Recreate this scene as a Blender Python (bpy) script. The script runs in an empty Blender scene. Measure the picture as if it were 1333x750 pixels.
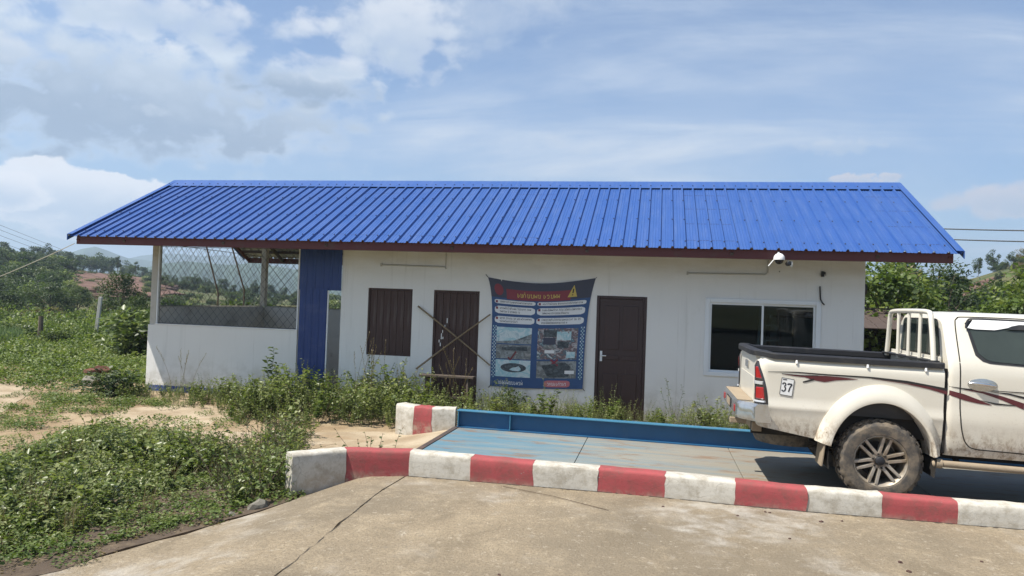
import bpy, bmesh, math, random
import numpy as np
from mathutils import Matrix, Vector

# ------------------------------------------------------------------ scene
S = bpy.context.scene
COL = S.collection
rad = math.radians
rng = np.random.default_rng(7)
random.seed(7)

# ------------------------------------------------------------------ camera
CAM = np.array([9.847, -13.145, 1.993])
YAW, PITCH, ROLL, FPX, PW, PH = 0.19196, 0.01944, 0.03498, 970.0, 1333, 750
def cam_axes():
    cy, sy, cp, sp = math.cos(YAW), math.sin(YAW), math.cos(PITCH), math.sin(PITCH)
    f = np.array([-sy*cp, cy*cp, sp]); r = np.array([cy, sy, 0.0]); u = np.cross(r, f)
    cr, sr = math.cos(ROLL), math.sin(ROLL)
    return cr*r + sr*u, -sr*r + cr*u, f
RX, UX, FX = cam_axes()
cd = bpy.data.cameras.new('camera'); cam = bpy.data.objects.new('camera', cd); COL.objects.link(cam)
m = Matrix.Identity(4)
for i in range(3):
    m[i][0], m[i][1], m[i][2], m[i][3] = RX[i], UX[i], -FX[i], CAM[i]
cam.matrix_world = m
cd.sensor_width = 36.0; cd.lens = FPX/PW*36.0; cd.clip_start = 0.05; cd.clip_end = 20000
S.camera = cam

# ------------------------------------------------------------------ light, sky, exposure
TOSUN = Vector((-1.75, -1.0, 3.25)).normalized()
SUN_EL = math.asin(TOSUN.z); SUN_ROT = math.atan2(TOSUN.x, TOSUN.y)
sl = bpy.data.lights.new('sun', 'SUN'); sun = bpy.data.objects.new('sun', sl); COL.objects.link(sun)
sl.energy = 5.0; sl.angle = rad(0.6); sl.color = (1.0, 0.95, 0.87)
sun.rotation_euler = TOSUN.to_track_quat('Z', 'Y').to_euler()
SKY_STRENGTH = 0.12
S.view_settings.view_transform = 'Standard'; S.view_settings.look = 'None'
S.view_settings.exposure = 0.66; S.view_settings.gamma = 1.0
S.view_settings.use_curve_mapping = False

SKYMUL = (.74, .88, 1.02)
BANKS = [(30, 100, 420, 105, 1.0, 1.35, 'grey'), (190, 12, 270, 40, .9, 1.6, 'soft'), (610, 15, 150, 80, .8, 1.5, 'thin'), (515, 40, 90, 75, .7, 1.7, 'soft'),
         (380, 108, 125, 34, 1.1, 1.2, 'grey'), (405, 84, 75, 22, 1.0, 1.5, 'soft'), (215, 66, 30, 15, .8, 1.1, 'soft'), (10, 62, 70, 26, .9, 1.5, 'soft'), (195, 143, 24, 8, .8, 1.0, 'thin'),
         (112, 262, 150, 44, 1.25, 1.6, 'white'), (-30, 246, 70, 26, 1.1, 1.3, 'white'), (40, 292, 90, 22, .9, 1.4, 'thin'), (256, 218, 13, 5, .9, .8, 'thin'),
         (1116, 234, 30, 9, .9, 1.1, 'pink'), (1160, 230, 18, 7, .9, 1.0, 'pink'), (1320, 258, 90, 26, .9, 1.6, 'pink'), (726, 184, 22, 12, .8, .9, 'thin'), (756, 198, 20, 8, .8, .9, 'thin'), (1090, 190, 55, 14, .8, 1.1, 'thin')]
def build_world():
    w = bpy.data.worlds.new('World'); S.world = w; w.use_nodes = True
    w.cycles.sampling_method = 'MANUAL'; w.cycles.sample_map_resolution = 256
    nt = w.node_tree; N = nt.nodes; L = nt.links; N.clear()
    def nd(t, **k):
        n = N.new(t)
        for a, b in k.items(): setattr(n, a, b)
        return n
    def math_(op, a, b=None, c=None, clamp=False):
        n = nd('ShaderNodeMath', operation=op, use_clamp=clamp)
        for i, v in enumerate((a, b, c)):
            if v is None: continue
            if isinstance(v, (int, float)): n.inputs[i].default_value = v
            else: L.new(v, n.inputs[i])
        return n.outputs[0]
    def vmath(op, a, b=None):
        n = nd('ShaderNodeVectorMath', operation=op)
        for i, v in enumerate((a, b)):
            if v is None: continue
            if isinstance(v, (tuple, list)): n.inputs[i].default_value = v
            else: L.new(v, n.inputs[i])
        return n
    def noise(vec, scale, detail=6, rough=.55, dist=0.0, lac=2.0):
        n = nd('ShaderNodeTexNoise'); L.new(vec, n.inputs['Vector'])
        n.inputs['Scale'].default_value = scale; n.inputs['Detail'].default_value = detail
        n.inputs['Roughness'].default_value = rough; n.inputs['Distortion'].default_value = dist
        n.inputs['Lacunarity'].default_value = lac
        return n.outputs['Fac']
    def ramp(v, lo, hi):
        n = nd('ShaderNodeMapRange', interpolation_type='SMOOTHSTEP'); L.new(v, n.inputs['Value'])
        n.inputs['From Min'].default_value = lo; n.inputs['From Max'].default_value = hi
        return n.outputs['Result']
    def mix(f, a, b):
        n = nd('ShaderNodeMix', data_type='RGBA')
        if isinstance(f, (int, float)): n.inputs['Factor'].default_value = f
        else: L.new(f, n.inputs['Factor'])
        for s, v in ((n.inputs['A'], a), (n.inputs['B'], b)):
            if isinstance(v, tuple): s.default_value = v
            else: L.new(v, s)
        return n.outputs['Result']
    out = nd('ShaderNodeOutputWorld'); bg = nd('ShaderNodeBackground'); L.new(bg.outputs[0], out.inputs[0])
    sky = nd('ShaderNodeTexSky', sky_type='NISHITA', sun_disc=False, sun_elevation=SUN_EL, sun_rotation=SUN_ROT,
             altitude=300.0, air_density=1.0, dust_density=1.6, ozone_density=2.0)
    bg.inputs['Strength'].default_value = SKY_STRENGTH*.80
    tc = nd('ShaderNodeTexCoord'); D = vmath('NORMALIZE', tc.outputs['Generated']).outputs[0]
    sep = nd('ShaderNodeSeparateXYZ'); L.new(D, sep.inputs[0])
    z = sep.outputs['Z']
    # high thin cloud, seen on a flat sheet overhead: streaks and a soft veil
    zz = math_('ADD', math_('MAXIMUM', z, 0.0), 0.10)
    comb = nd('ShaderNodeCombineXYZ')
    L.new(math_('DIVIDE', sep.outputs['X'], zz), comb.inputs[0]); L.new(math_('DIVIDE', sep.outputs['Y'], zz), comb.inputs[1])
    mp = nd('ShaderNodeMapping'); L.new(comb.outputs[0], mp.inputs['Vector'])
    mp.inputs['Rotation'].default_value = (0, 0, rad(24)); mp.inputs['Scale'].default_value = (0.42, 1.5, 1)
    streak = noise(mp.outputs[0], 0.8, 12, .60, .7)
    veil = noise(comb.outputs[0], 0.42, 8, .58, .5)
    cir = math_('MULTIPLY', ramp(streak, .44, .72), ramp(veil, .36, .62))
    cir = math_('ADD', math_('MULTIPLY', cir, .95), math_('MULTIPLY', ramp(veil, .30, .70), .40), None, True)
    c = 1.0/SKY_STRENGTH
    def K(r, g, b): return (r*c, g*c, b*c, 1)
    hz = math_('POWER', math_('SUBTRACT', 1.0, math_('MAXIMUM', z, 0.0)), 4.0)
    base = vmath('MULTIPLY', sky.outputs[0], SKYMUL).outputs[0]
    colr = mix(math_('MULTIPLY', hz, .42), base, K(.40, .49, .60))
    colr = mix(cir, colr, K(.52, .59, .69))
    # heaped clouds: banks with a bumpy, crisp outline, bright rims and shaded bellies
    mpc = nd('ShaderNodeMapping'); L.new(D, mpc.inputs['Vector']); mpc.inputs['Scale'].default_value = (1, 1, 1.5)
    n1 = noise(mpc.outputs[0], 7.0, 4, .5, .2); n2 = noise(mpc.outputs[0], 22.0, 9, .60, .25)
    vor = nd('ShaderNodeTexVoronoi', feature='SMOOTH_F1'); L.new(mpc.outputs[0], vor.inputs['Vector']); vor.inputs['Scale'].default_value = 30.0; vor.inputs['Smoothness'].default_value = .35
    puff = math_('SUBTRACT', .45, vor.outputs['Distance']); n3 = noise(mpc.outputs[0], 62.0, 6, .62, .3)
    ragf = math_('ADD', math_('MULTIPLY', math_('SUBTRACT', n3, .5), 2.6), math_('MULTIPLY', math_('SUBTRACT', n2, .5), 1.6))
    rag = math_('ADD', math_('ADD', math_('MULTIPLY', math_('SUBTRACT', n1, .5), 1.5), math_('MULTIPLY', math_('SUBTRACT', n2, .5), 1.35)), math_('MULTIPLY', puff, .45))
    fwd = vmath('DOT_PRODUCT', D, tuple(FX)).outputs['Value']
    def heap(q, colr, rim, belly, op, edge, depth, under=None):
        cov = math_('MULTIPLY', ramp(q, 0.0, edge), op)
        inner = ramp(math_('ADD', q, math_('MULTIPLY', math_('SUBTRACT', n2, .5), .7)), .06, depth)
        if under is not None: inner = math_('MULTIPLY', inner, under)
        return mix(cov, colr, mix(inner, rim, belly))
    # scattered heaps over the rest of the dome
    gq = math_('SUBTRACT', math_('ADD', math_('MULTIPLY', math_('SUBTRACT', noise(D, 2.3, 3, .5), .5), 2.2), math_('MULTIPLY', rag, .35)), .30)
    gq = math_('SUBTRACT', gq, math_('MULTIPLY', ramp(fwd, .45, .72), 3.0))
    colr = heap(gq, colr, K(.66, .68, .72), K(.38, .46, .57), .85, .30, 1.0)
    for px, py, sx, sy, ed, rg, kind in BANKS:
        d = FX + (px-PW/2)/FPX*RX - (py-PH/2)/FPX*UX; d = d/np.linalg.norm(d)
        r = np.cross(d, (0, 0, 1)); r /= np.linalg.norm(r); u = np.cross(r, d)
        a = math_('DIVIDE', vmath('DOT_PRODUCT', D, tuple(r)).outputs['Value'], sx/FPX); b = math_('DIVIDE', vmath('DOT_PRODUCT', D, tuple(u)).outputs['Value'], sy/FPX)
        q = math_('SUBTRACT', 1.0, math_('ADD', math_('MULTIPLY', a, a), math_('MULTIPLY', b, b)))
        q = math_('ADD', math_('MULTIPLY', q, ed), math_('MULTIPLY', ragf if sx < 60 else rag, rg)); q = math_('SUBTRACT', q, .12)
        q = math_('SUBTRACT', q, math_('MULTIPLY', ramp(fwd, .45, .25), 9.0))
        und = ramp(math_('ADD', b, math_('MULTIPLY', rag, .5)), .75, -.35)
        if kind == 'grey': colr = heap(q, colr, K(.56, .63, .71), K(.27, .345, .455), .90, .75, .75, und)
        elif kind == 'soft': colr = heap(q, colr, K(.66, .69, .74), K(.44, .52, .63), .78, .85, .8, und)
        elif kind == 'white': colr = heap(q, colr, K(.76, .77, .80), K(.47, .55, .66), .90, .26, 1.0, und)
        elif kind == 'pink': colr = heap(q, colr, K(.62, .58, .60), K(.46, .50, .58), .70, .6, 1.0, und)
        else: colr = heap(q, colr, K(.56, .61, .68), K(.48, .55, .64), .45, 1.0, 1.0, und)
    L.new(colr, bg.inputs['Color'])
build_world()

# ------------------------------------------------------------------ helpers
def ray(px, py): return FX + (px-PW/2)/FPX*RX - (py-PH/2)/FPX*UX
def on_y(px, py, y):
    d = ray(px, py); t = (y-CAM[1])/d[1]; return CAM + t*d
def on_z(px, py, z):
    d = ray(px, py); t = (z-CAM[2])/d[2]; return CAM + t*d
def az_of(px): return -YAW + math.atan((px-PW/2)/FPX)
def smooth(x, a=0.0, b=1.0):
    t = np.clip((np.asarray(x, float)-a)/(b-a), 0, 1); return t*t*(3-2*t)

class MB:
    def __init__(s): s.v = []; s.f = []; s.m = []
    def add(s, vs, fs, mi=0):
        o = len(s.v); s.v += [tuple(map(float, p)) for p in vs]; s.f += [tuple(i+o for i in f) for f in fs]; s.m += [mi]*len(fs); return s
    def box(s, x0, x1, y0, y1, z0, z1, mi=0):
        vs = [(x, y, z) for x in (x0, x1) for y in (y0, y1) for z in (z0, z1)]
        return s.add(vs, [(0,1,3,2), (4,6,7,5), (0,4,5,1), (2,3,7,6), (0,2,6,4), (1,5,7,3)], mi)
    def bar(s, a, b, w, h, up=(0,0,1), mi=0):
        a = Vector(a); b = Vector(b); d = (b-a).normalized(); u = Vector(up); r = d.cross(u)
        if r.length < 1e-4: r = d.cross(Vector((1,0,0)))
        r.normalize(); u = r.cross(d)
        vs = [p + r*(i*w/2) + u*(j*h/2) for p in (a, b) for i, j in ((-1,-1), (1,-1), (1,1), (-1,1))]
        return s.add(vs, [(3,2,1,0), (4,5,6,7), (0,1,5,4), (1,2,6,5), (2,3,7,6), (3,0,4,7)], mi)
    def tube(s, pts, r, n=8, cap=True, mi=0):
        pts = [Vector(p) for p in pts]; rs = r if isinstance(r, (list, tuple)) else [r]*len(pts)
        o = len(s.v); pr = None
        for i, p in enumerate(pts):
            d = (pts[min(i+1, len(pts)-1)] - pts[max(i-1, 0)]).normalized()
            if pr is None:
                a = Vector((0,0,1)) if abs(d.z) < .9 else Vector((1,0,0)); pr = d.cross(a).normalized()
            else: pr = (pr - d*pr.dot(d)).normalized()
            q = d.cross(pr)
            for k in range(n):
                t = 2*math.pi*k/n; w = p + (pr*math.cos(t) + q*math.sin(t))*rs[i]; s.v.append(tuple(w))
        for i in range(len(pts)-1):
            for k in range(n):
                s.f.append((o+i*n+k, o+i*n+(k+1) % n, o+(i+1)*n+(k+1) % n, o+(i+1)*n+k)); s.m.append(mi)
        if cap:
            s.f.append(tuple(o+k for k in range(n))[::-1]); s.m.append(mi)
            s.f.append(tuple(o+(len(pts)-1)*n+k for k in range(n))); s.m.append(mi)
        return s
    def grid(s, rows, mi=0, flip=False, closed=False):
        o = len(s.v); nr = len(rows); nc = len(rows[0])
        for r in rows: s.v += [tuple(map(float, p)) for p in r]
        for i in range(nr-1):
            for j in range(nc if closed else nc-1):
                k = (j+1) % nc
                f = (o+i*nc+j, o+i*nc+k, o+(i+1)*nc+k, o+(i+1)*nc+j)
                s.f.append(f[::-1] if flip else f); s.m.append(mi)
        return s
    def lathe_y(s, prof, n=48, c=(0,0,0), mi=0):       # profile of (radius, y), axis along y
        rows = [[(c[0]+r*math.cos(2*math.pi*k/n), c[1]+y, c[2]+r*math.sin(2*math.pi*k/n)) for k in range(n)] for r, y in prof]
        return s.grid(rows, mi, closed=True)
    def poly(s, pts, mi=0): return s.add(pts, [tuple(range(len(pts)))], mi)
    def prism(s, pts, off, mi=0):                       # closed outline pushed along a vector
        n = len(pts); off = np.array(off, float); a = [np.array(p, float) for p in pts]
        return s.add(a + [p+off for p in a], [tuple(range(n))[::-1], tuple(range(n, 2*n))] + [(i, (i+1) % n, n+(i+1) % n, n+i) for i in range(n)], mi)

def mesh_of(name, mb):
    me = bpy.data.meshes.new(name); me.from_pydata(mb.v, [], mb.f); me.update()
    return me
def obj(name, mb, mats, parent=None, smooth_=False, bevel=0, angle=40, seg=2):
    me = mb if isinstance(mb, bpy.types.Mesh) else mesh_of(name, mb)
    if isinstance(mb, MB):
        for mt in (mats if isinstance(mats, (list, tuple)) else [mats]): me.materials.append(M(mt))
        if any(mb.m): me.polygons.foreach_set('material_index', mb.m)
        bm = bmesh.new(); bm.from_mesh(me); bmesh.ops.recalc_face_normals(bm, faces=bm.faces) if not smooth_ == 'keep' else None
        bm.to_mesh(me); bm.free()
        if smooth_:
            me.polygons.foreach_set('use_smooth', [True]*len(me.polygons)); me.set_sharp_from_angle(angle=rad(angle))
    o = bpy.data.objects.new(name, me); COL.objects.link(o)
    if parent is not None: o.parent = parent
    if bevel:
        b = o.modifiers.new('bevel', 'BEVEL'); b.width = bevel; b.segments = seg; b.limit_method = 'ANGLE'; b.angle_limit = rad(35)
    return o
def tag(o, label=None, cat=None, group=None, kind=None):
    if label: o['label'] = label
    if cat: o['category'] = cat
    if group: o['group'] = group
    if kind: o['kind'] = kind
    return o
def thing(name, label, cat, loc=(0,0,0), rot=(0,0,0), group=None):
    o = bpy.data.objects.new(name, None); COL.objects.link(o); o.location = loc; o.rotation_euler = rot
    o.empty_display_size = .2
    return tag(o, label, cat, group)

# ------------------------------------------------------------------ materials (all procedural)
_M = {}
def M(name):
    return _M[name] if isinstance(name, str) else name
def newmat(name):
    mt = bpy.data.materials.new(name); mt.use_nodes = True; _M[name] = mt
    nt = mt.node_tree; return mt, nt, nt.nodes['Principled BSDF']
class NG:
    def __init__(s, nt): s.nt = nt; s.tc = nt.nodes.new('ShaderNodeTexCoord')
    def n(s, t, **k):
        q = s.nt.nodes.new(t)
        for a, b in k.items(): setattr(q, a, b)
        return q
    def link(s, a, b): s.nt.links.new(a, b)
    def coords(s, scale=(1,1,1), loc=(0,0,0), src='Object', rot=(0,0,0)):
        q = s.n('ShaderNodeMapping'); s.link(s.tc.outputs[src], q.inputs['Vector']); q.inputs['Scale'].default_value = scale
        q.inputs['Location'].default_value = loc; q.inputs['Rotation'].default_value = rot; return q.outputs[0]
    def noise(s, vec, scale, detail=5, rough=.55, dist=0):
        q = s.n('ShaderNodeTexNoise'); s.link(vec, q.inputs['Vector']); q.inputs['Scale'].default_value = scale
        q.inputs['Detail'].default_value = detail; q.inputs['Roughness'].default_value = rough; q.inputs['Distortion'].default_value = dist
        return q.outputs['Fac']
    def ramp(s, v, lo, hi, a=0.0, b=1.0):
        q = s.n('ShaderNodeMapRange', interpolation_type='SMOOTHSTEP'); s.link(v, q.inputs['Value'])
        q.inputs['From Min'].default_value = lo; q.inputs['From Max'].default_value = hi
        q.inputs['To Min'].default_value = a; q.inputs['To Max'].default_value = b; return q.outputs['Result']
    def mix(s, f, a, b, mode='MIX'):
        q = s.n('ShaderNodeMix', data_type='RGBA', blend_type=mode)
        if isinstance(f, (int, float)): q.inputs['Factor'].default_value = f
        else: s.link(f, q.inputs['Factor'])
        for i, v in ((q.inputs['A'], a), (q.inputs['B'], b)):
            if isinstance(v, tuple): i.default_value = v if len(v) == 4 else (*v, 1)
            else: s.link(v, i)
        return q.outputs['Result']
    def mul(s, a, b, op='MULTIPLY'):
        q = s.n('ShaderNodeMath', operation=op)
        for i, v in ((0, a), (1, b)):
            if isinstance(v, (int, float)): q.inputs[i].default_value = v
            else: s.link(v, q.inputs[i])
        return q.outputs[0]
    def bump(s, h, strength, dist, bsdf):
        q = s.n('ShaderNodeBump'); s.link(h, q.inputs['Height']); q.inputs['Strength'].default_value = strength
        q.inputs['Distance'].default_value = dist; s.link(q.outputs[0], bsdf.inputs['Normal'])
    def sepxyz(s, vec):
        q = s.n('ShaderNodeSeparateXYZ'); s.link(vec, q.inputs[0]); return q.outputs
def simple(name, c, rough=.6, metal=0.0, var=.12, scale=3.0, dirt=None, dscale=2.0, dlo=.52, dhi=.75, damt=.7, bump=.0, bscale=40, coat=0, spec=.5, stretch=(1,1,1), src='Object'):
    mt, nt, b = newmat(name); g = NG(nt); v = g.coords(stretch, src=src)
    n = g.noise(v, scale, 6, .6)
    lo = tuple(max(0, x*(1-var)) for x in c); hi = tuple(min(1, x*(1+var)) for x in c)
    col = g.mix(n, (*lo, 1), (*hi, 1))
    if dirt:
        d = g.ramp(g.noise(g.coords(stretch, (3.7, 1.3, 9.1), src=src), dscale, 8, .62), dlo, dhi, 0, damt); col = g.mix(d, col, (*dirt, 1))
    g.link(col, b.inputs['Base Color']); b.inputs['Roughness'].default_value = rough; b.inputs['Metallic'].default_value = metal
    b.inputs['Coat Weight'].default_value = coat; b.inputs['Specular IOR Level'].default_value = spec
    if bump: g.bump(g.noise(g.coords((1,1,1), src=src), bscale, 6, .65), bump, .01, b)
    return mt

def mat_wall():
    mt, nt, b = newmat('white_plaster'); g = NG(nt); v = g.coords()
    col = g.mix(g.noise(v, 1.1, 6, .6), (.70, .69, .66), (.78, .77, .735))
    st = g.ramp(g.noise(g.coords((2.2, 2.2, .22)), 2.0, 7, .65), .55, .8, 0, .35); col = g.mix(st, col, (.50, .50, .47))
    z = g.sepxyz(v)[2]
    low = g.mul(g.ramp(z, .85, .05), g.ramp(g.noise(v, 3.5, 6, .65), .38, .66, 0, .85)); col = g.mix(low, col, (.42, .40, .34))
    hi = g.mul(g.ramp(z, 2.2, 2.95), g.ramp(g.noise(g.coords((.6, .6, 2)), 1.8, 5, .6), .3, .7, 0, .6)); col = g.mix(hi, col, (.50, .46, .37))  # wall top darkened: eave shade painted into the colour along with grime
    dr = g.mul(g.ramp(g.noise(g.coords((5, 5, .10), (3, 0, 0)), 2.6, 8, .7), .56, .74), g.ramp(g.noise(v, .8, 4), .38, .60, 0, .75)); col = g.mix(dr, col, (.44, .42, .37))
    sm = g.ramp(g.noise(g.coords((1, 1, 1), (8, 2, 5)), 2.4, 9, .7, .4), .60, .76, 0, .4); col = g.mix(sm, col, (.52, .50, .45))
    g.link(col, b.inputs['Base Color']); b.inputs['Roughness'].default_value = .75
    g.bump(g.noise(v, 35, 5, .6), .12, .008, b)
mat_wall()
simple('grey_render', (.72, .70, .65), .85, dirt=(.30, .28, .25), bump=.2)
simple('post_concrete', (.48, .46, .41), .85, dirt=(.28, .26, .22), dscale=5, bump=.25)
simple('blue_stripe', (.02, .05, .22), .6, dirt=(.2, .22, .25), dlo=.6)
simple('blue_sheet', (.010, .038, .165), .42, dirt=(.10, .12, .22), dscale=3, damt=.35, var=.15)
def mat_roof():
    mt, nt, b = newmat('roof_blue'); g = NG(nt); v = g.coords()
    col = g.mix(g.noise(v, .7, 5, .6), (.022, .072, .250), (.030, .088, .285))
    col = g.mix(g.ramp(g.noise(g.coords((3, .35, .35)), 2.4, 7, .65), .55, .82, 0, .30), col, (.14, .21, .40))
    q = g.n('ShaderNodeObjectInfo'); col = g.mix(g.mul(q.outputs['Random'], .35), col, (.044, .10, .28))
    wv = g.n('ShaderNodeVectorMath', operation='ADD'); cv = g.n('ShaderNodeCombineXYZ'); g.link(g.mul(q.outputs['Random'], 50), cv.inputs[0]); g.link(v, wv.inputs[0]); g.link(cv.outputs[0], wv.inputs[1])
    ms = g.n('ShaderNodeMapping'); g.link(wv.outputs[0], ms.inputs['Vector']); ms.inputs['Scale'].default_value = (7, .5, .5)
    col = g.mix(g.ramp(g.noise(ms.outputs[0], 2.2, 8, .68), .46, .76, 0, .34), col, (.11, .16, .29))
    col = g.mix(g.ramp(g.noise(wv.outputs[0], 2.0, 8, .7), .55, .78, 0, .35), col, (.018, .060, .22))
    g.link(col, b.inputs['Base Color']); b.inputs['Roughness'].default_value = .42; b.inputs['Specular IOR Level'].default_value = .45
    g.link(g.ramp(g.noise(v, 1.5, 5, .6), .3, .75, .36, .55), b.inputs['Roughness']); g.bump(g.noise(g.coords((1.6, .7, .7)), 1.7, 3, .5), .35, .03, b)
mat_roof()
simple('roof_under', (.52, .52, .50), .5, .2)
simple('fascia_red', (.085, .015, .014), .55, dirt=(.07, .04, .03), dscale=3)
simple('steel_dark', (.06, .045, .04), .6, dirt=(.12, .06, .03))
simple('door_brown', (.040, .018, .016), .42, var=.25, stretch=(9, 9, .8), dirt=(.10, .07, .06), dlo=.62, damt=.5)
simple('board_brown', (.060, .032, .026), .7, var=.3, stretch=(12, 12, .6), dirt=(.14, .12, .11), dlo=.55, damt=.6, bump=.3)
simple('white_alu', (.72, .74, .75), .4, var=.05)
simple('conduit_grey', (.42, .41, .37), .6)
simple('black_rubber', (.012, .012, .013), .55, var=.2)
simple('bamboo', (.22, .16, .09), .6, var=.3, scale=12, bump=.2)
simple('old_wood', (.085, .065, .05), .85, var=.35, stretch=(1, 10, 10), bump=.4)
simple('wire_steel', (.10, .10, .10), .5, .6)
simple('cable_black', (.02, .02, .02), .6)
simple('cable_pale', (.42, .40, .34), .6)
simple('plastic_white', (.78, .78, .76), .35, var=.04)
simple('lens_black', (.008, .008, .01), .08)
simple('floor_grey', (.42, .40, .37), .8)
simple('room_wall', (.42, .42, .40), .8)
simple('ladder_alu', (.6, .6, .6), .35, .7)
simple('steel_chrome', (.70, .70, .70), .18, 1.0, var=.05)
def mat_glass(name, tint, trans, rough=.03):
    mt, nt, b = newmat(name); N = nt.nodes; L = nt.links
    out = [n for n in N if n.type == 'OUTPUT_MATERIAL'][0]
    tr = N.new('ShaderNodeBsdfTransparent'); tr.inputs[0].default_value = (*trans, 1)
    b.inputs['Base Color'].default_value = (*tint, 1); b.inputs['Roughness'].default_value = rough; b.inputs['Specular IOR Level'].default_value = .5
    gl = N.new('ShaderNodeBsdfGlossy'); gl.inputs['Roughness'].default_value = rough
    fr = N.new('ShaderNodeFresnel'); fr.inputs[0].default_value = 1.5
    mx = N.new('ShaderNodeMixShader'); L.new(fr.outputs[0], mx.inputs[0]); L.new(tr.outputs[0], mx.inputs[1]); L.new(gl.outputs[0], mx.inputs[2])
    L.new(mx.outputs[0], out.inputs[0])
mat_glass('window_glass', (.02, .02, .02), (.55, .6, .6))
simple('car_glass', (.036, .046, .040), .04, var=.5, scale=2)  # mottled green-grey base colour imitates blurred reflections in the truck windows
# ------------------------------------------------------------------ terrain
AZT = [-3.1416, -1.3, -.95, -.794, -.74, -.70, -.649, -.60, -.55, -.50, -.35, -.05, .15, .254, .31, .376, .42, .52, .8, 1.5, 3.1416]
AHT = [3.0,     8.0, 10.5, 8.6, 6.8,  5.2,  4.4,  2.6,  1.2,  .6,  .6,  2.0, 3.0, 4.0, 6.2, 9.3, 12.0, 15., 14., 8.,  3.0]
AR1 = [230,     240, 240,  240,  230,  215,  210,  220,  240,  240,  240,  220, 200, 180, 170,  160,  155,  160, 190, 220, 230]
_ph = rng.uniform(0, 6.28, 24); _kx = rng.normal(0, 1, 24); _ky = rng.normal(0, 1, 24)
def wob(x, y, f): 
    s = 0
    for i in range(8):
        s = s + np.sin((_kx[i]*x + _ky[i]*y)*f + _ph[i])/8 + np.sin((_kx[i+8]*x + _ky[i+8]*y)*f*2.7 + _ph[i+8])/18
    return s
def hgt(x, y):
    x = np.asarray(x, float); y = np.asarray(y, float)
    dx = x-CAM[0]; dy = y-CAM[1]; r = np.hypot(dx, dy); az = np.arctan2(dx, dy)
    left = smooth(7.15-x, 0.0, 1.1)
    near = .15 - .19*left
    n2 = .02 + .10*smooth(x, 6, 9)*smooth(-y, .2, 1.4)
    k = smooth(y, -2.9, -1.6)
    z = near*(1-k) + n2*k
    out = smooth(r, 14, 30)
    z = z*(1-out) + 0.0*out
    z = z + .10*wob(x, y, .25)*smooth(r, 16, 35)
    A = np.interp(az, AZT, AHT); R1 = np.interp(az, AZT, AR1)
    t = np.clip((r-48)/(R1-48), 0, 1)
    z = z - 1.1*smooth(r, 34, 60)*(1-smooth(r, 75, 150)) + A*(t*t*(3-2*t)) + .9*wob(x, y, .03)*smooth(r, 50, 120)
    z = z - (A+8)*smooth(r, R1*1.25, R1*2.4)
    return z
def H(x, y): return float(hgt(x, y))
def place(px, r):
    a = az_of(px); return CAM[0]+r*math.sin(a), CAM[1]+r*math.cos(a)

def mat_ground():
    mt, nt, b = newmat('soil'); g = NG(nt); v = g.coords()
    n = g.noise(v, .9, 8, .62); f = g.noise(v, 14, 8, .7)
    soil = g.mix(g.ramp(n, .35, .65), (.24, .17, .10), (.36, .28, .18))
    soil = g.mix(g.ramp(f, .45, .75, 0, .55), soil, (.22, .155, .09))
    # beyond the yard: dull green scrub floor
    xyz = g.sepxyz(v)
    q = g.n('ShaderNodeVectorMath', operation='DISTANCE'); g.link(v, q.inputs[0]); q.inputs[1].default_value = (6, -6, 0)
    far = g.ramp(q.outputs['Value'], 16, 24)
    scrub = g.mix(g.ramp(g.noise(v, .11, 7, .65), .38, .62), (.055, .075, .025), (.115, .105, .045))
    scrub = g.mix(g.ramp(g.noise(v, .9, 6, .7), .45, .75, 0, .5), scrub, (.035, .055, .018))
    yard = g.ramp(g.noise(v, .45, 6, .6), .50, .60)
    col = g.mix(far, soil, scrub)
    g.link(col, b.inputs['Base Color']); b.inputs['Roughness'].default_value = .95; b.inputs['Specular IOR Level'].default_value = .2
    g.bump(g.mul(f, g.noise(v, 60, 4, .6), 'ADD'), .5, .02, b)
mat_ground()
def build_ground():
    rad_ = np.concatenate([[0], np.geomspace(.6, 3000, 160)]); na = 360
    a = np.linspace(0, 2*np.pi, na, endpoint=False)
    R_, A_ = np.meshgrid(rad_[1:], a, indexing='ij')
    X = CAM[0]+R_*np.sin(A_); Y = CAM[1]+R_*np.cos(A_); Z = hgt(X, Y) - .02
    near = 1 - smooth(R_, 12, 18)
    pit = (X > 7.02) & (X < 19) & (Y > -5.56) & (Y < -2.45); Z = Z - .22*pit
    Z = Z + .012*near*np.sin(X*5.1+Y*3.3)*np.sin(Y*4.2-X*2.1)
    V = np.concatenate([[[CAM[0], CAM[1], H(CAM[0], CAM[1])-.02]], np.stack([X, Y, Z], -1).reshape(-1, 3)])
    F = [(0, 1+j, 1+(j+1) % na) for j in range(na)]
    nr = len(rad_)-1
    for i in range(nr-1):
        for j in range(na):
            k = (j+1) % na; F.append((1+i*na+j, 1+(i+1)*na+j, 1+(i+1)*na+k, 1+i*na+k))
    me = bpy.data.meshes.new('ground'); me.from_pydata(V.tolist(), [], F); me.update(); me.materials.append(M('soil'))
    bm = bmesh.new(); bm.from_mesh(me); bmesh.ops.recalc_face_normals(bm, faces=bm.faces)
    if sum(f.normal.z for f in list(bm.faces)[:50]) < 0: bmesh.ops.reverse_faces(bm, faces=bm.faces)
    bm.to_mesh(me); bm.free(); me.polygons.foreach_set('use_smooth', [True]*len(me.polygons))
    o = bpy.data.objects.new('ground', me); COL.objects.link(o); tag(o, kind='structure', label='sandy yard soil running out into green scrub')
build_ground()

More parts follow.
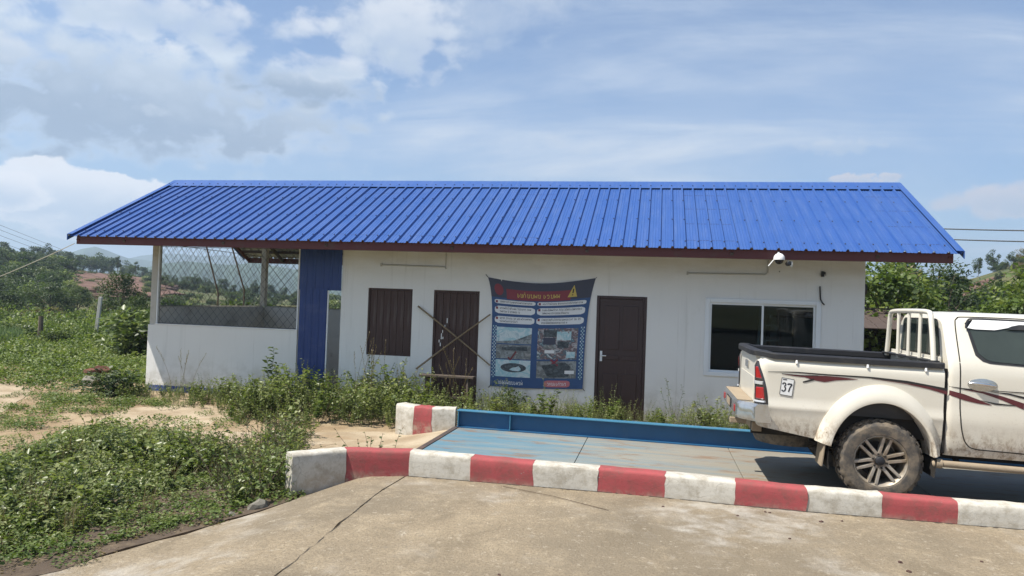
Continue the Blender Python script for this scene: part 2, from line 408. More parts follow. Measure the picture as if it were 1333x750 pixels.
# sheets of concrete laid over the soil
def mat_concrete():
    mt, nt, b = newmat('old_concrete'); g = NG(nt); v = g.coords()
    big = g.noise(v, .55, 8, .62, .4); mid = g.noise(v, 2.6, 9, .66, .2); fine = g.noise(v, 46, 6, .75)
    col = g.mix(g.ramp(big, .36, .66), (.29, .232, .155), (.215, .176, .122))
    col = g.mix(g.ramp(mid, .46, .72, 0, .7), col, (.39, .315, .21))
    col = g.mix(g.ramp(g.noise(g.coords((1.6, .8, 1), (4, 2, 0)), 1.5, 10, .7, .5), .48, .72, 0, .75), col, (.165, .132, .088))
    col = g.mix(g.ramp(g.noise(g.coords((1, 1, 1), (9, 5, 0)), 5.5, 8, .7), .60, .72, 0, .5), col, (.47, .43, .36))
    col = g.mix(g.ramp(fine, .46, .62, 0, .62), col, (.15, .115, .075))
    gr_ = g.noise(g.coords((1, 1, 1), (1, 7, 0)), 17, 9, .8); col = g.mix(g.ramp(gr_, .52, .60, 0, .55), col, (.20, .165, .115)); col = g.mix(g.ramp(gr_, .44, .36, 0, .45), col, (.52, .46, .36))
    wh = g.mul(g.ramp(g.noise(g.coords((1, 1, 1), (2, 8, 0)), .42, 6, .6), .50, .64), g.ramp(mid, .4, .62, 0, .55)); col = g.mix(wh, col, (.47, .45, .41))
    sp = g.n('ShaderNodeTexVoronoi'); g.link(v, sp.inputs['Vector']); sp.inputs['Scale'].default_value = 26
    col = g.mix(g.mul(g.ramp(sp.outputs['Distance'], .16, .05), g.ramp(g.noise(v, 3.1, 3), .5, .6, 0, .8)), col, (.14, .115, .085))
    g.link(col, b.inputs['Base Color']); b.inputs['Roughness'].default_value = .9; b.inputs['Specular IOR Level'].default_value = .25
    g.bump(g.mul(g.mul(fine, gr_, 'ADD'), g.mul(mid, 1.4), 'ADD'), .8, .014, b)
    mt, nt, b = newmat('pale_slab'); g = NG(nt); v = g.coords()
    mid = g.noise(v, 1.4, 8, .65, .4); fine = g.noise(v, 30, 6, .7)
    col = g.mix(g.ramp(mid, .36, .66), (.27, .205, .13), (.41, .335, .235))
    col = g.mix(g.ramp(g.noise(g.coords((.5, 2.2, 1)), 1.6, 8, .65), .52, .74, 0, .6), col, (.27, .18, .10))
    col = g.mix(g.ramp(fine, .45, .75, 0, .5), col, (.20, .15, .10))
    g.link(col, b.inputs['Base Color']); b.inputs['Roughness'].default_value = .92; b.inputs['Specular IOR Level'].default_value = .2
    g.bump(fine, .4, .01, b)
mat_concrete()
def sheet(name, outline, mat, lift, step=.25, label=None, thick=.06, jag=0.0):
    """a slab that follows the ground: outline filled by a grid clipped to it, with a skirt"""
    bm = bmesh.new()
    pts = []
    n = len(outline)
    for i in range(n):
        a = np.array(outline[i]); b_ = np.array(outline[(i+1) % n]); L = np.linalg.norm(b_-a); k = max(1, int(L/step))
        for j in range(k):
            p = a + (b_-a)*j/k
            if jag and j: p = p + rng.normal(0, jag, 2)
            pts.append(p)
    vs = [bm.verts.new((p[0], p[1], 0)) for p in pts]
    f = bm.faces.new(vs); 
    x0, y0 = np.min(pts, 0); x1, y1 = np.max(pts, 0)
    for ax, lo, hi in ((0, x0, x1), (1, y0, y1)):
        for c in np.arange(lo+.4, hi, .4):
            co = (c, 0, 0) if ax == 0 else (0, c, 0); no = (1, 0, 0) if ax == 0 else (0, 1, 0)
            bmesh.ops.bisect_plane(bm, geom=bm.verts[:]+bm.edges[:]+bm.faces[:], plane_co=co, plane_no=no)
    bmesh.ops.triangulate(bm, faces=[f for f in bm.faces if len(f.verts) > 4])
    for v in bm.verts: v.co.z = H(v.co.x, v.co.y) + lift
    bnd = [e for e in bm.edges if e.is_boundary]
    ret = bmesh.ops.extrude_edge_only(bm, edges=bnd)
    for v in [g for g in ret['geom'] if isinstance(g, bmesh.types.BMVert)]: v.co.z -= thick
    bmesh.ops.recalc_face_normals(bm, faces=bm.faces)
    if sum(f.normal.z*f.calc_area() for f in bm.faces) < 0: bmesh.ops.reverse_faces(bm, faces=bm.faces)
    me = bpy.data.meshes.new(name); bm.to_mesh(me); bm.free(); me.materials.append(M(mat))
    me.polygons.foreach_set('use_smooth', [True]*len(me.polygons)); me.set_sharp_from_angle(angle=rad(40))
    o = bpy.data.objects.new(name, me); COL.objects.link(o); tag(o, kind='structure', label=label); return o
# big slab right of the joint, narrower slab left of it
sheet('apron', [(7.36, -5.64), (24, -5.64), (24, -22), (8.285, -22), (7.485, -9.0), (7.334, -6.6), (7.338, -6.1)], 'old_concrete', .002, label='stained concrete apron in front of the striped kerb', jag=.004)
sheet('apron', [(7.322, -6.6), (7.475, -9.0), (8.27, -22), (4.2, -22), (5.10, -10.2), (5.48, -9.2), (5.76, -8.2), (6.10, -7.25), (6.45, -6.55), (6.72, -6.1), (7.0, -5.64), (7.335, -5.64)], 'old_concrete', .0, label='tapering concrete slab left of the dark joint', jag=.012)
sheet('slab', [(7.0, -5.5), (7.0, -2.55), (6.0, -2.35), (5.2, -2.62), (4.2, -3.05), (3.2, -3.3), (2.6, -3.9), (3.1, -4.6), (4.2, -4.9), (5.6, -5.3), (6.3, -5.6)], 'pale_slab', -.006, label='pale dusty slab between the weeds and the weighbridge', jag=.03)
TRACK = [tuple(on_z(u, v, 0)[:2]) for u, v in ((-90, 496), (0, 498), (24, 501), (43, 509), (30, 519), (8, 530), (-40, 545), (-120, 552))]
PATCH = [tuple(on_z(u, v, 0)[:2]) for u, v in ((120, 548), (140, 536), (170, 531), (240, 526), (300, 531), (318, 538), (290, 547), (215, 556), (150, 556))]
PATCH2 = [tuple(on_z(u, v, 0)[:2]) for u, v in ((-80, 566), (0, 556), (50, 552), (90, 556), (60, 574), (20, 590), (-60, 610))]
sheet('path', TRACK, 'pale_slab', -.013, label='pale bare track at the left edge', jag=.04)
sheet('path', PATCH, 'pale_slab', -.013, label='bare sandy patch in front of the open room', jag=.04)
# open gap and grit along the foot of the long kerb
mb = MB(); r_ = np.random.default_rng(5); up_ = []; lo_ = []
for x in np.arange(7.3, 17, .03):
    y = float(yk_(x)) if False else -5.70 - .10*float(smooth(x, 9.5, 11.2)); w_ = max(.003, .010+r_.normal(0, .008)); up_.append((x, y+.012, H(x, y)+.0065)); lo_.append((x, y-w_, H(x, y)+.0065))
mb.grid([up_, lo_])
GAPMB = mb
# dark joint filler
mb = MB()
pts = [(7.328+.006*math.sin(t*40), -6.1-.5*t) for t in np.linspace(0, 1, 9)] + [(7.333+.155*t+.006*math.sin(t*37)+.004*math.sin(t*91), -6.6-2.4*t) for t in np.linspace(.03, 1, 40)] + [(7.49+.8*t, -9-13*t) for t in np.linspace(.1, 1, 10)]
mb.grid([[(x-.0025-.003*math.sin(y*31), y, H(x, y)+.005) for x, y in pts], [(x+.0025+.003*math.sin(y*23), y, H(x, y)+.005) for x, y in pts]])
simple('joint_dark', (.06, .05, .04), .95, var=.5, scale=20)
tag(obj('kerb_gap', GAPMB, 'joint_dark'), 'dark dirty gap along the foot of the long kerb', kind='structure')
tag(obj('joint', mb, 'joint_dark'), 'dark open joint between two concrete slabs', kind='structure')

# red and white painted kerb
def mat_kerb(nm, c, dirt):
    mt, nt, b = newmat(nm); g = NG(nt); v = g.coords()
    col = g.mix(g.noise(v, 3, 7, .6), tuple(x*.88 for x in c), tuple(min(1, x*1.06) for x in c))
    col = g.mix(g.ramp(g.noise(v, 9, 9, .7), .42, .66, 0, .7), col, dirt); col = g.mix(g.ramp(g.noise(g.coords((1, 1, 1), (3, 9, 1)), 34, 7, .75), .54, .66, 0, .5), col, dirt)
    cr = g.n('ShaderNodeTexVoronoi', feature='DISTANCE_TO_EDGE'); 
    vv = g.n('ShaderNodeVectorMath', operation='ADD'); nn = g.n('ShaderNodeTexNoise'); g.link(v, nn.inputs['Vector']); nn.inputs['Scale'].default_value = 7
    sc = g.n('ShaderNodeVectorMath', operation='SCALE'); g.link(nn.outputs['Color'], sc.inputs[0]); sc.inputs['Scale'].default_value = .16
    g.link(v, vv.inputs[0]); g.link(sc.outputs[0], vv.inputs[1]); g.link(vv.outputs[0], cr.inputs['Vector']); cr.inputs['Scale'].default_value = 3.1
    col = g.mix(g.mul(g.ramp(cr.outputs['Distance'], .012, .003), g.ramp(g.noise(v, 2.2, 3), .56, .62, 0, .35)), col, (.12, .10, .085))
    chip = g.ramp(g.noise(g.coords((1, 1, 2.2), (5, 1, 2)), 8, 6, .6), .70, .74, 0, .9); col = g.mix(chip, col, (.33, .31, .28))
    z = g.sepxyz(v)[2]
    col = g.mix(g.mul(g.ramp(z, .22, .12), g.ramp(g.noise(v, 8, 7, .7), .40, .62, 0, .7)), col, (.36, .30, .22))
    g.link(col, b.inputs['Base Color']); b.inputs['Roughness'].default_value = .8; b.inputs['Specular IOR Level'].default_value = .25
    g.bump(g.mul(g.noise(v, 30, 7, .7), g.ramp(cr.outputs['Distance'], 0, .008, .8, 1.0), 'ADD'), .35, .01, b)
mat_kerb('kerb_white', (.52, .49, .425), (.30, .265, .205))
mat_kerb('kerb_red', (.335, .072, .074), (.20, .075, .065))
def kerb(name, path, label, top, w, group, gap=.0):
    """path: list of (x, y, colour) at the front line; the last point closes the run"""
    t = thing(name, label, 'kerb', (0, 0, 0), group=group)
    P = [np.array(p[:2]) for p in path]
    nrm = []
    for i in range(len(P)):
        a = P[min(i+1, len(P)-1)] - P[max(i-1, 0)]; a = a/np.linalg.norm(a); nrm.append(np.array([-a[1], a[0]]))
    JT = [np.zeros(12) if i in (0, len(P)-1) else rng.normal(0, .0045, 12) for i in range(len(P))]
    for i in range(len(P)-1):
        tg_ = (P[i+1]-P[i])/np.linalg.norm(P[i+1]-P[i]); mb = MB(); rows = []
        for k in range(7):
            s = k/6; p = P[i]*(1-s) + P[i+1]*s; n = nrm[i]*(1-s) + nrm[i+1]*s
            tp = top[i]*(1-s) + top[i+1]*s + rng.normal(0, .0025)
            bz = min(H(*p), H(*(p+n*w))) - .06
            c = .028; j = rng.normal(0, .003)
            sec = [(j, bz), (j, bz*.72+(tp-c)*.28), (j, bz*.5+(tp-c)*.5), (j, bz*.25+(tp-c)*.75), (j, tp-c), (c*.35, tp-c*.3), (c, tp), (w*.5, tp), (w-c, tp), (w-c*.3, tp-c*.3), (w, tp-c), (w, bz)]
            jt = JT[i]*(k == 0) + JT[i+1]*(k == 6)
            rows.append([(p[0]+n[0]*d+tg_[0]*q, p[1]+n[1]*d+tg_[1]*q, z) for (d, z), q in zip(sec, jt)])
        mb.grid(rows)
        for r in (rows[0], rows[-1]): mb.poly(r)
        o = obj('kerb_block', mb, 'kerb_red' if path[i][2] == 'r' else 'kerb_white', t, smooth_=True, angle=50)
    return t
xs = [7.38, 8.035, 8.68, 9.335, 9.985, 10.635, 11.27, 11.92, 12.55, 13.2, 13.85, 14.5, 15.15, 15.8, 16.45, 17.1]
yk = lambda x: -5.70 - .10*smooth(x, 9.5, 11.2)
path = [(6.36, -6.27, 'w'), (6.75, -5.86, 'r')] + [(x, float(yk(x)), 'w' if i % 2 == 0 else 'r') for i, x in enumerate(xs)]
tops = [.41, .41] + [.405, .395, .385, .38, .375, .37, .36, .355, .35, .35] + [.35]*6
kerb('striped_kerb', path, 'long red and white painted kerb in front of the white pickup', tops, .20, 'painted kerbs')
kerb('striped_kerb', [(6.08, -2.50, 'w'), (6.40, -2.64, 'r'), (6.69, -2.68, 'w'), (7.03, -2.63, 'w')], 'short red and white kerb stub at the end of the blue beam', [.42, .42, .42, .42], .24, 'painted kerbs')

# ------------------------------------------------------------------ weighbridge deck
def mat_deck():
    mt, nt, b = newmat('deck_paint'); g = NG(nt); v = g.coords()
    col = g.mix(g.noise(v, 1.2, 6, .6), (.066, .158, .215), (.105, .215, .28))
    xyz = g.sepxyz(v)
    n_ = g.noise(g.coords((.22, 2.4, 1)), 2.2, 10, .70, .15); xs_ = g.ramp(xyz[0], -.6, 4.2, -.10, .20)
    sand = g.ramp(g.mul(n_, xs_, 'ADD'), .36, .74, 0, .88)
    col = g.mix(sand, col, (.29, .255, .19))
    scr = g.ramp(g.noise(g.coords((.15, 14, 1), (1, 4, 0)), 3.0, 8, .7), .54, .66, 0, .5); col = g.mix(scr, col, (.24, .25, .24))
    ed = g.mul(g.ramp(xyz[1], 2.45, 2.84), g.ramp(g.noise(v, 4, 7, .7), .35, .62, 0, .8)); col = g.mix(ed, col, (.24, .20, .145))
    tr = g.ramp(g.mul(g.noise(g.coords((.3, 1.3, 1), (2, 2, 0)), 2.0, 9, .68), g.ramp(xyz[0], .8, 4.4, -.15, .16), 'ADD'), .34, .74, 0, .55); col = g.mix(tr, col, (.22, .195, .155))
    rust = g.ramp(g.noise(g.coords((.7, 2, 1), (7, 3, 0)), 2.6, 8, .68), .52, .66, 0, .75); col = g.mix(rust, col, (.20, .115, .06))
    g.link(col, b.inputs['Base Color']); b.inputs['Roughness'].default_value = .6
    g.bump(g.noise(v, 25, 6, .7), .2, .006, b)
mat_deck()
simple('beam_blue', (.014, .085, .185), .5, dirt=(.10, .13, .15), dscale=2.5, damt=.45, var=.25)
simple('beam_top', (.045, .17, .27), .5, dirt=(.2, .22, .2), dscale=2.5, damt=.5, var=.25)
simple('edge_steel', (.06, .045, .04), .7, dirt=(.15, .08, .05))
wb = thing('weighbridge', 'pale blue steel vehicle weighbridge with a darker blue edge beam', 'weighbridge', (7.06, -5.48, .155), (0, rad(.45), 0))
for i in range(6):
    mb = MB(); mb.box(i*1.9+(.03 if i == 0 else .004), i*1.9+1.896, .03, 2.84, -.12, 0)
    obj('deck_plate', mb, 'deck_paint', wb, bevel=.004)
mb = MB(); mb.box(-.05, .025, .0, 2.86, -.14, .008); obj('edge_angle', mb, 'edge_steel', wb, bevel=.004)
mb = MB(); mb.box(0, 11.4, 2.915, 2.925, -.12, .235); obj('beam_web', mb, 'beam_blue', wb)
mb = MB(); mb.box(-.01, 11.4, 2.845, 2.995, .2352, .25); obj('beam_flange', mb, 'beam_top', wb, bevel=.003)
mb = MB(); mb.box(-.01, 11.4, 2.845, 2.9145, .0, .012); obj('beam_flange', mb, 'beam_blue', wb)
for x in (.012, .78, 6.2, 9.6):
    mb = MB(); mb.box(x-.006, x+.006, 2.85, 2.9145, .0125, .2348); obj('stiffener', mb, 'beam_top', wb)

# ------------------------------------------------------------------ building
B = thing('office_building', 'long low white building with a blue ribbed metal roof and an open room', 'building')
WR, WL, RD, T = 13.21, 4.03, 4.2, .12
EY, EZ, RY, RZ = -.95, 2.955, 2.13, 4.485
SL = (RZ-EZ)/(RY-EY)
def under(y): return EZ - .10 + (y-EY)*SL if y < RY else EZ - .10 + (2*RY-EY-y)*SL
def wall_xz(x0, x1, z0, z1, y0, y1, holes, mat='white_plaster', parent=None):
    xs_ = sorted({x0, x1, *[h[0] for h in holes], *[h[1] for h in holes]}); zs_ = sorted({z0, z1, *[h[2] for h in holes], *[h[3] for h in holes]})
    solid = {}
    for i in range(len(xs_)-1):
        for j in range(len(zs_)-1):
            cx, cz = (xs_[i]+xs_[i+1])/2, (zs_[j]+zs_[j+1])/2
            solid[i, j] = not any(h[0] < cx < h[1] and h[2] < cz < h[3] for h in holes)
    mb = MB()
    for (i, j), s in solid.items():
        if not s: continue
        a, b_, c, d = xs_[i], xs_[i+1], zs_[j], zs_[j+1]
        mb.add([(a, y0, c), (b_, y0, c), (b_, y0, d), (a, y0, d)], [(0, 1, 2, 3)]); mb.add([(a, y1, c), (b_, y1, c), (b_, y1, d), (a, y1, d)], [(3, 2, 1, 0)])
        for di, dj, q in ((-1, 0, ((a, c), (a, d))), (1, 0, ((b_, c), (b_, d))), (0, -1, ((a, c), (b_, c))), (0, 1, ((a, d), (b_, d)))):
            if not solid.get((i+di, j+dj), False):
                (p, r), (s_, t_) = q; mb.add([(p, y0, r), (s_, y0, t_), (s_, y1, t_), (p, y1, r)], [(0, 1, 2, 3)])
    me = mesh_of('wall', mb); bm = bmesh.new(); bm.from_mesh(me); bmesh.ops.remove_doubles(bm, verts=bm.verts, dist=1e-5)
    bmesh.ops.recalc_face_normals(bm, faces=bm.faces); bm.to_mesh(me); bm.free(); me.materials.append(M(mat))
    o = bpy.data.objects.new('wall', me); COL.objects.link(o); o.parent = parent or B; return o
WIN = (4.565, 5.43, .93, 2.175); D1 = (5.84, 6.70, .02, 2.175); D2 = (8.82, 9.69, .02, 2.17); SLD = (10.69, 12.515, .885, 2.168)
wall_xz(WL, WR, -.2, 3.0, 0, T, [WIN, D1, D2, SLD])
# half walls of the open room
def part_box(name, mat, *a, bevel=.006, parent=None, **k):
    mb = MB(); mb.box(*a); return obj(name, mb, mat, parent or B, bevel=bevel, **k)
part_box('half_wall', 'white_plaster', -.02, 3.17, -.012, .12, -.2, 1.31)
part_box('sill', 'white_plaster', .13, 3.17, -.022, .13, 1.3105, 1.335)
part_box('opening_frame', 'white_alu', .135, .165, .0, .05, 1.3355, 2.9)
part_box('opening_frame', 'white_alu', 3.135, 3.165, .0, .05, 1.3355, 2.9)
part_box('half_wall', 'grey_render', .0, .10, .125, RD-.005, -.2, 1.655)
part_box('half_wall', 'grey_render', .0, WL, RD, RD+.10, -.2, 1.655)
part_box('coping', 'post_concrete', -.01, .11, .13, RD-.06, 1.6555, 1.68)
part_box('coping', 'post_concrete', .11, WL, RD-.01, RD+.11, 1.6555, 1.68)
part_box('blue_stripe', 'blue_stripe', -.015, 3.17, -.016, -.0125, .015, .125, bevel=0)
for x0, y0, z0 in ((0.0, .005, 1.3115), (0.0, RD-.045, 1.681), (WL-.13, RD-.045, 1.681)):
    zt = under(y0+.06)
    part_box('post', 'post_concrete', x0, x0+.128, y0, y0+.13, z0, zt-.02)
part_box('post', 'post_concrete', 3.172, 3.22, .006, .13, 0, 3.0)
# side, rear and partition walls of the white room, with gable tops
def gable(x, th, y0, y1):
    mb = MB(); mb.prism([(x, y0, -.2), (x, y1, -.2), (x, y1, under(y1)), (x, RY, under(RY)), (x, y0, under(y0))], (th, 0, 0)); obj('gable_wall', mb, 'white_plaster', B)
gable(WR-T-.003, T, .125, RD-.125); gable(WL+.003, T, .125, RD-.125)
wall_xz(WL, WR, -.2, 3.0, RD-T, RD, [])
part_box('ceiling', 'room_wall', WL+.13, WR-.13, .125, RD-.125, 2.72, 2.76, bevel=0)
part_box('room_floor', 'floor_grey', WL+.13, WR-.13, .125, RD-.125, -.05, .02, bevel=0)
part_box('room_floor', 'floor_grey', .1, WL, .125, RD-.005, -.05, .03, bevel=0)
part_box('partition', 'room_wall', 9.95, 10.03, .125, RD-.125, .02, 2.72, bevel=0)
# blue sheet cladding and sheet door beside the open room
def ribbed(x0, x1, z0, z1, y, pitch=.1, d=.012):
    mb = MB(); n = int((x1-x0)/pitch); xs_ = []
    for i in range(n+1):
        c = x0 + i*pitch
        xs_ += [(c, 0), (c+pitch*.55, 0), (c+pitch*.65, -d), (c+pitch*.85, -d), (c+pitch*.95, 0)]
    xs_ = [(x, dd) for x, dd in xs_ if x < x1] + [(x1, 0)]
    mb.grid([[(x, y+dd, z0) for x, dd in xs_], [(x, y+dd, z1) for x, dd in xs_]])
    mb.grid([[(x, y+dd+.004, z0) for x, dd in xs_], [(x, y+dd+.004, z1) for x, dd in xs_]]); return mb
obj('blue_panel', ribbed(3.185, 4.03, 2.10, 2.98, -.022, .17), 'blue_sheet', B)
sd = obj('sheet_door', ribbed(3.215, 3.775, .10, 2.13, -.05, .14), 'blue_sheet', B)
part_box('door_frame', 'white_alu', 3.778, 3.80, -.055, -.03, .1, 2.09, parent=sd, bevel=.002)
# roof: sheets with ribs, each sheet its own piece
NS = 19; X0 = -1.10; SW = 15.4/NS; PT = SW/4
roof = obj('ridge_cap', MB().grid([[(X0-.02, RY-.34, RZ-.34*SL+.034), (15.4+X0+.02, RY-.34, RZ-.34*SL+.034)], [(X0-.02, RY, RZ+.05), (15.4+X0+.02, RY, RZ+.05)], [(X0-.02, RY+.34, RZ-.34*SL+.034), (15.4+X0+.02, RY+.34, RZ-.34*SL+.034)]]), 'roof_blue', B)
roof.name = 'roof'
def sheet_mesh(flip):
    mb = MB(); prof = []
    for k in range(4):
        c = k*PT
        prof += [(c, 0), (c+.015, .034), (c+.040, .034), (c+.055, 0), (c+.098, 0), (c+.104, .004), (c+.112, .004), (c+.118, 0), (c+.142, 0), (c+.148, .004), (c+.156, .004), (c+.162, 0)]
    prof += [(4*PT, 0), (4*PT+.015, .0355), (4*PT+.038, .0355)]
    nx, nz = -SL/math.hypot(1, SL), 1/math.hypot(1, SL)
    ly = RY-EY
    ts = np.linspace(0, 1, 5)
    for off, mi in ((0, 0), (-.0025, 1)):
        rows = []
        for t in ts:
            y = EY + ly*t*.995; z = EZ + (y-EY)*SL
            rows.append([(x, (y + nx*(h+off)) if not flip else 2*RY-(y + nx*(h+off)), z + nz*(h+off)) for x, h in prof])
        mb.grid(rows, mi)
    me = mesh_of('roof_sheet', mb); me.materials.append(M('roof_blue')); me.materials.append(M('roof_under'))
    me.polygons.foreach_set('material_index', mb.m)
    return me
for fl in (False, True):
    me = sheet_mesh(fl)
    for i in range(NS):
        o = bpy.data.objects.new('roof_sheet', me); COL.objects.link(o); o.parent = roof; o.location = (X0+i*SW, rng.normal(0, .004), rng.normal(0, .0012)+i % 2*.0008)
# roof screws
mb = MB()
for i in range(NS*4):
    for t in (.06, .36, .66, .93):
        if (i*7+int(t*100)) % 3 == 0 and t not in (.06, .93): continue
        x = X0+i*PT+.0285; y = EY+(RY-EY)*t; z = EZ+(y-EY)*SL + .036
        mb.tube([(x, y-.013, z+.0), (x, y-.016, z+.012)], .011, 5)
scr = obj('roof_screw', mb, 'steel_dark', roof); scr['kind'] = 'stuff'
# barge flashings at the roof ends
for x, s in ((X0, -1), (X0+15.4+.03, 1)):
    for a, b_ in (((EY-.01, EZ-.0), (RY, RZ)), ((2*RY-EY+.01, EZ), (RY, RZ))):
        mb = MB(); mb.prism([(x, a[0], a[1]+.040), (x, b_[0], b_[1]+.040), (x, b_[0], b_[1]-.075), (x, a[0], a[1]-.075)], (s*.012, 0, 0))
        mb.prism([(x, a[0], a[1]+.041), (x, b_[0], b_[1]+.041), (x-s*.10, b_[0], b_[1]+.041), (x-s*.10, a[0], a[1]+.041)], (0, 0, .004))
        obj('barge_flashing', mb, 'roof_blue', roof)
# fascia boards, purlins, rafters
part_box('fascia', 'fascia_red', -.965, 14.215, -.885, -.855, 2.812, 2.975, bevel=.004)
part_box('fascia', 'fascia_red', -.965, 14.215, 2*RY+.895, 2*RY+.925, 2.808, 2.950, bevel=.004)
for y in (-.6, .1, .8, 1.5, 2.0, 2*RY-2.0+.0, 2*RY-1.5, 2*RY-.8, 2*RY-.1, 2*RY+.6):
    yy = min(y, 2*RY-y); z = EZ+(yy-EY)*SL
    part_box('purlin', 'steel_dark', -.95, 14.2, y-.025, y+.025, z-.075, z-.012, bevel=0)
for x in (-.93, .06, 2.1, 4.1, 6.4, 8.7, 11, 13.15, 14.17):
    for sgn in (0, 1):
        a = (x, EY+.06, EZ+.06*SL-.115); b_ = (x, RY, RZ-.115)
        if sgn: a = (x, 2*RY-a[1], a[2])
        mb = MB(); mb.bar(a, b_, .05, .075); obj('rafter', mb, 'fascia_red' if x in (-.93, 14.17) else 'steel_dark', B)
# boarded window and the left door: vertical boards, one by one
def boards(x0, x1, z0, z1, n, y, parent, mat='board_brown'):
    w = (x1-x0)/n
    me = None
    for i in range(n):
        if me is None:
            b0 = MB(); b0.box(.002, w-.003, 0, .02, z0, z1); o = obj('board', b0, mat, parent, bevel=.003); me = o.data
        else:
            o = bpy.data.objects.new('board', me); COL.objects.link(o); o.parent = parent
            bv = o.modifiers.new('bevel', 'BEVEL'); bv.width = .003; bv.segments = 2
        o.location = (x0+i*w, y+rng.uniform(-.002, .003), 0)
mb = MB()
for a in ((WIN[0], WIN[0]+.03, WIN[2], WIN[3]), (WIN[1]-.03, WIN[1], WIN[2], WIN[3]), (WIN[0]+.03, WIN[1]-.03, WIN[3]-.03, WIN[3]), (WIN[0]+.03, WIN[1]-.03, WIN[2], WIN[2]+.03)): mb.box(a[0]+.001, a[1]-.001, .02, .08, a[2]+.001, a[3]-.001)
wn = obj('shuttered_window', mb, 'board_brown', B); wn['label'] = 'window closed with dark brown vertical boards'
boards(WIN[0]+.032, WIN[1]-.032, WIN[2]+.032, WIN[3]-.032, 6, .035, wn)
mb = MB()
for a in ((D1[0], D1[0]+.04, D1[2], D1[3]), (D1[1]-.04, D1[1], D1[2], D1[3]), (D1[0]+.04, D1[1]-.04, D1[3]-.04, D1[3])): mb.box(a[0]+.001, a[1]-.001, .015, .09, a[2]+.001, a[3]-.001)
d1 = obj('door', mb, 'board_brown', B); d1['label'] = 'weathered brown board door behind crossed poles'
boards(D1[0]+.042, D1[1]-.042, D1[2]+.01, D1[3]-.042, 6, .035, d1)
# paint drips on the left door
mb = MB()
for x, z, h in ((6.10, 1.62, .09), (6.02, 1.42, .05), (6.0, 1.33, .11), (5.985, 1.18, .06), (6.03, 1.30, .04), (5.96, 1.24, .05), (6.06, 1.52, .04)):
    mb = MB(); mb.box(x-.008, x+.008, .0305, .0325, z-h/2, z+h/2); obj('paint_drip', mb, 'plastic_white', d1)
# panel door at the right of the banner
mb = MB()
for a in ((D2[0], D2[0]+.05, D2[2], D2[3]), (D2[1]-.05, D2[1], D2[2], D2[3]), (D2[0]+.05, D2[1]-.05, D2[3]-.05, D2[3])): mb.box(a[0]+.001, a[1]-.001, -.005, .10, a[2]+.001, a[3]-.001)
d2 = obj('door', mb, 'door_brown', B, bevel=.005); d2['label'] = 'dark brown panelled door with a pale handle'
x0, x1, z0, z1 = D2[0]+.052, D2[1]-.052, D2[2]+.01, D2[3]-.052
part_box('door_leaf', 'door_brown', x0, x1, .030, .07, z0, z1, parent=d2, bevel=.003)
cx = (x0+x1)/2
for a, b_ in ((x0+.09, cx-.03), (cx+.03, x1-.09)):
    for c, d in ((z0+.15, z0+.78), (z0+1.02, z0+1.10), (z0+1.20, z1-.12)):
        part_box('door_panel', 'door_brown', a, b_, .018, .0295, c, d, parent=d2, bevel=.008)
mb = MB(); mb.box(x0+.03, x0+.07, .008, .0295, 1.02, 1.20); mb.tube([(x0+.05, .0, 1.12), (x0+.05, -.03, 1.12), (x0+.14, -.035, 1.12)], .010, 8)
obj('door_handle', mb, 'white_alu', d2, bevel=.003)
# sliding window
mb = MB(); a0, a1, c0, c1 = SLD
for q in ((a0-.02, a0+.055, c0-.02, c1+.02), (a1-.055, a1+.02, c0-.02, c1+.02), (a0+.055, a1-.055, c1-.05, c1+.02), (a0+.055, a1-.055, c0-.02, c0+.05)): mb.box(q[0], q[1], -.022, .06, q[2], q[3])
sw = obj('sliding_window', mb, 'white_alu', B, bevel=.004); sw['label'] = 'white aluminium sliding window with two dark panes'
mid = 11.60
for k, (p, q, y) in enumerate(((a0+.0555, mid+.03, .012), (mid-.01, a1-.0555, .036))):
    mb = MB(); f = .034
    for r in ((p, p+f, c0+.0505, c1-.0505), (q-f, q, c0+.0505, c1-.0505), (p+f, q-f, c1-.0505-f, c1-.0505), (p+f, q-f, c0+.0505, c0+.0505+f)): mb.box(r[0], r[1], y, y+.022, r[2], r[3])
    s = obj('sash', mb, 'white_alu', sw, bevel=.002)
for k, (p, q, y) in enumerate(((a0+.0555, mid+.03, .012), (mid-.01, a1-.0555, .036))):
    mb = MB(); mb.box(p+.0345, q-.0345, y+.009, y+.013, c0+.085, c1-.085); obj('glass_pane', mb, 'window_glass', sw)
# conduits and small fittings on the wall
mb = MB(); mb.tube([(4.80, -.015, 2.61), (6.03, -.015, 2.60), (6.055, -.015, 2.565)], .013, 8); mb.tube([(6.046, -.012, 2.58), (6.046, -.012, 2.98)], .006, 6); obj('conduit', mb, 'conduit_grey', B, True)
mb = MB(); mb.tube([(10.36, -.015, 2.60), (11.63, -.015, 2.612), (11.67, -.015, 2.65), (11.675, -.015, 2.98)], .013, 8); obj('conduit', mb, 'conduit_grey', B, True)
for a in ((4.79, 4.82, -.03, -.001, 2.58, 2.64), (10.34, 10.37, -.03, -.001, 2.57, 2.63)): part_box('pipe_clip', 'conduit_grey', *a, bevel=0)
mb = MB(); mb.tube([(12.505, -.02, 2.44), (12.512, -.025, 2.3), (12.520, -.025, 2.22), (12.55, -.05, 2.16), (12.575, -.06, 2.135)], .012, 8); obj('cut_cable', mb, 'cable_black', B, True)
mb = MB(); mb.box(12.52, 12.565, -.05, -.001, 2.60, 2.69); mb.box(12.53, 12.58, -.07, -.051, 2.64, 2.68); obj('wall_bracket', mb, 'cable_black', B, bevel=.005)
mb = MB(); mb.box(12.50, 12.60, -.012, -.001, 2.62, 2.665); obj('bracket_plate', mb, 'conduit_grey', B, bevel=.002)
